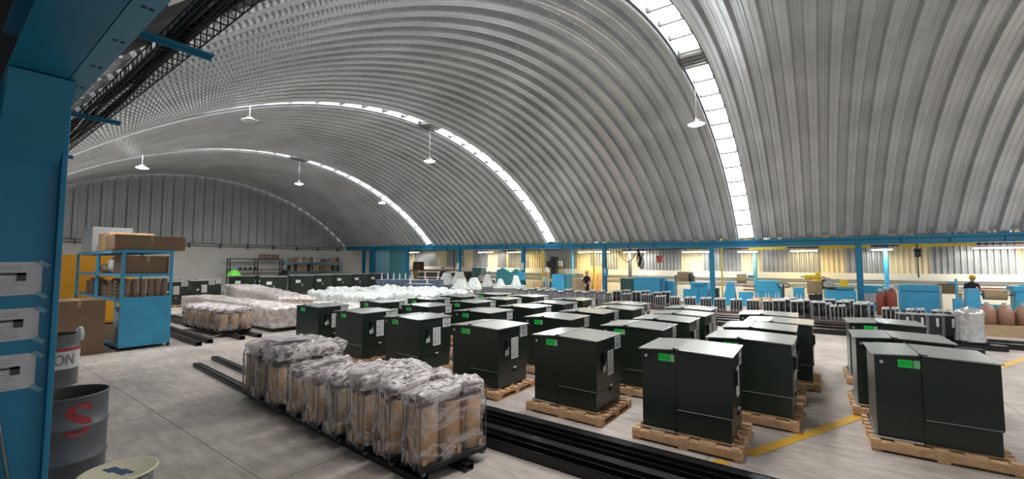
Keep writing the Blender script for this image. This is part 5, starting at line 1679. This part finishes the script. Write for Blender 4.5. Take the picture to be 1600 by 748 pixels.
for i, (x, n) in enumerate(((3.6, 'left'), (4.0, 'right'))):
    tag(MB().lathe([(.05, 0), (.17, 0), (.17, .62), (.05, .62)], 'cardboard', n=20).build('cardboard_coil', None, (x + .45, 20.6, 0)), 'upright cardboard coil before the pale bench, %s one' % n, 'coil')
for i, (x, y) in enumerate(((-3.0 + .75, 22.3), (-1.85, 22.5), (-1.45, 22.2), (-1.05, 22.4), (-.65, 22.1))):
    t = thing('cardboard_coil', 'upright brown cardboard coil with white pegs, %s before the cut corner cabinet' % ('leftmost', 'second', 'middle', 'fourth', 'rightmost')[i], 'coil', (x, y, 0), 0, 'cardboard coils with white pegs')
    MB().lathe([(.06, 0), (.19, 0), (.19, .62), (.06, .62)], 'cardboard', n=20).build('cylinder', t)
    for q in (-.06, .06):
        MB().cyl((q, 0, .5), (q, 0, .85), .025, .012, 'white_label', 8).build('peg', t)

# ------------------------------------------------------------------ people
def person(label, loc, rz, pose, shirt, trousers, helmet, hh=1.70):
    """one continuous skinned body; joints per pose"""
    t = thing('person', label, 'person', loc, rz)
    J = {}
    lean = pose.get('lean', 0)
    def tl(p, z0=.92):   # lean the torso about the hip
        x, y, z = p; dz = z - z0
        return (x, y * math.cos(lean) - dz * math.sin(lean), z0 + dz * math.cos(lean) + y * math.sin(lean)) if z > z0 else p
    V = []; E = []; Rr = []
    def add(p, r, par=None, m_=None):
        V.append(p); Rr.append(r); i = len(V) - 1
        if par is not None: E.append((par, i))
        return i
    pel = add((0, 0, .93), .135)
    wst = add(tl((0, 0, 1.08)), .125, pel)
    chs = add(tl((0, 0, 1.30)), .150, wst)
    nb_ = add(tl((0, 0, 1.42)), .085, chs)
    nk = add(tl((0, -.01, 1.49)), .052, nb_)
    h1 = add(tl((0, -.02, 1.56)), .070, nk)
    h2 = add(tl((0, -.015, 1.63)), .090, h1)
    h3 = add(tl((0, -.005, 1.70)), .072, h2)
    for s_, key in ((-1, 'R'), (1, 'L')):
        sh = add(tl((s_ * .17, 0, 1.38)), .062, chs)
        e, w_ = pose['arm' + key]
        el = add(tl((s_ * e[0], e[1], e[2])), .043, sh)
        wr = add(tl((s_ * w_[0], w_[1], w_[2])), .029, el)
        d = (Vector(V[wr]) - Vector(V[el])).normalized()
        pal = add(tuple(Vector(V[wr]) + d * .07), .034, wr)
        side = d.cross(Vector((s_ * .2, 1, 0))).normalized()
        for f_ in range(4):
            off = side * (.024 * (f_ - 1.5))
            k1 = add(tuple(Vector(V[pal]) + d * .035 + off), .009, pal)
            add(tuple(Vector(V[k1]) + d * (.045 - .006 * abs(f_ - 1.4)) + Vector((0, -.012, -.012))), .008, k1)
        th = add(tuple(Vector(V[wr]) + d * .03 + side * .04), .010, wr)
        add(tuple(Vector(V[th]) + d * .035 + side * .015), .009, th)
        k = pose['leg' + key]
        hp = add((s_ * .09, 0, .88), .092, pel)
        kn = add((s_ * k[0][0], k[0][1], k[0][2]), .062, hp)
        an = add((s_ * k[1][0], k[1][1], k[1][2]), .042, kn)
        toe = add((s_ * k[1][0], k[1][1] - .15, .035), .034, an)
    me = bpy.data.meshes.new('body'); me.from_pydata(V, E, [])
    o = bpy.data.objects.new('body', me); C.objects.link(o); o.parent = t
    sk_ = o.modifiers.new('skin', 'SKIN'); sk_.use_smooth_shade = True
    for i, r in enumerate(Rr):
        me.skin_vertices[0].data[i].radius = (r, r * (.8 if i in (0, 1, 2) else 1))
    me.skin_vertices[0].data[0].use_root = True
    ss = o.modifiers.new('sub', 'SUBSURF'); ss.levels = 1; ss.render_levels = 1
    bpy.context.view_layer.update()
    dg = bpy.context.evaluated_depsgraph_get()
    m2 = bpy.data.meshes.new_from_object(o.evaluated_get(dg))
    o.modifiers.clear(); o.data = m2
    m2.materials.clear()
    for mn in (shirt, trousers, 'skin', 'core_dark'): m2.materials.append(MATS[mn])
    hd = Vector(V[nk]); wrs = [Vector(V[i]) for i in range(len(V)) if Rr[i] == .029]
    for p in m2.polygons:
        c = p.center
        if (c - Vector(V[h2])).length < .155 or c.z > V[nk][2] + .0 and (c - hd).length < .1: p.material_index = 2
        elif min((c - w0).length for w0 in wrs) < .05 or any((c - w0).length < .20 and (c.z < w0.z + .02) and (abs(c.x) >= abs(w0.x) - .08) and c.z > .5 and (c - Vector(V[2])).length > .3 for w0 in wrs): p.material_index = 2
        elif c.z < .10: p.material_index = 3
        elif c.z < .95: p.material_index = 1
        else: p.material_index = 0
        p.use_smooth = True
    # face: nose, eyes, mouth, ears
    hc = Vector(V[h2])
    fc = MB()
    fc.prism([(hc.y - .083, hc.z - .03), (hc.y - .108, hc.z - .035), (hc.y - .083, hc.z + .01)], 'x', hc.x - .012, hc.x + .012, 'skin')
    for s_ in (-1, 1):
        fc.box(s_ * .03 - .011, s_ * .03 + .011, hc.y - .089, hc.y - .080, hc.z, hc.z + .012, 'ink')
        fc.box(s_ * .088 - .008, s_ * .088 + .008, hc.y - .015, hc.y + .02, hc.z - .03, hc.z + .03, 'skin')
    fc.box(-.022, .022, hc.y - .085, hc.y - .078, hc.z - .06, hc.z - .052, 'gas_red')
    fc.build('face', t)
    if helmet:
        hm = MB().lathe([(.105, 0), (.108, .02), (.10, .07), (.07, .115), (.03, .13), (0, .133)], helmet, tuple(hc + Vector((0, .0, .03))), 18)
        hm.prism([(hc.x - .08, hc.y - .07), (hc.x + .08, hc.y - .07), (hc.x + .06, hc.y - .16), (hc.x - .06, hc.y - .16)], 'z', hc.z + .035, hc.z + .045, helmet)
        hm.build('safety_helmet', t)
    else:
        MB().lathe([(.092, 0), (.095, .03), (.085, .07), (.05, .10), (0, .11)], 'ink', tuple(hc + Vector((0, .015, .01))), 16).build('hair', t)
    k = hh / 1.76
    t.scale = (k, k, k)
    return t
stand_pose = {'armR': ((.24, .02, 1.12), (.18, -.16, .98)), 'armL': ((.24, .0, 1.12), (.16, -.2, 1.02)), 'legR': ((.10, -.01, .50), (.11, .03, .08)), 'legL': ((.10, -.03, .50), (.12, -.02, .08))}
walk_pose = {'armR': ((.21, .05, 1.13), (.16, -.12, .96)), 'armL': ((.21, -.06, 1.14), (.10, -.26, 1.04)), 'legR': ((.09, -.14, .52), (.09, .04, .08)), 'legL': ((.10, .02, .50), (.10, .12, .09))}
reach_pose = {'lean': .35, 'armR': ((.24, -.10, 1.20), (.14, -.36, 1.16)), 'armL': ((.24, -.10, 1.20), (.14, -.38, 1.16)), 'legR': ((.10, -.02, .50), (.11, .03, .08)), 'legL': ((.10, -.02, .50), (.11, .0, .08))}
person('person in dark clothes and yellow helmet standing sideways with white gloves near the wood boards', (-11.6, 24.1, 0), R(50), walk_pose, 'dark_cloth', 'dark_cloth', 'helmet_yellow', 1.72)
person('person in navy shirt and yellow helmet bending over the kraft roll at the right edge', (5.18, 25.55, 0), R(10), reach_pose, 'dark_cloth', 'denim', 'helmet_yellow', 1.72)
person('person with a yellow helmet half hidden behind the yellow and tan roll machine', (.05, 25.9, 0), R(-20), stand_pose, 'helmet_yellow', 'denim', 'helmet_yellow', 1.76)
person('person in dark clothes with a yellow cap at the shelving by the far wall', (-35.6, 17.4, 0), R(60), stand_pose, 'dark_cloth', 'dark_cloth', 'helmet_yellow', 2.0)
person('bareheaded person in grey top sitting low among the machines behind the left humps', (-21.0, 25.2, 0), R(20), reach_pose, 'light_cloth', 'dark_cloth', None, 1.6)
person('bareheaded person in black seen above the sheet stack behind the blue tanks', (-25.4, 25.4, 0), R(10), stand_pose, 'dark_cloth', 'dark_cloth', None, 1.95)
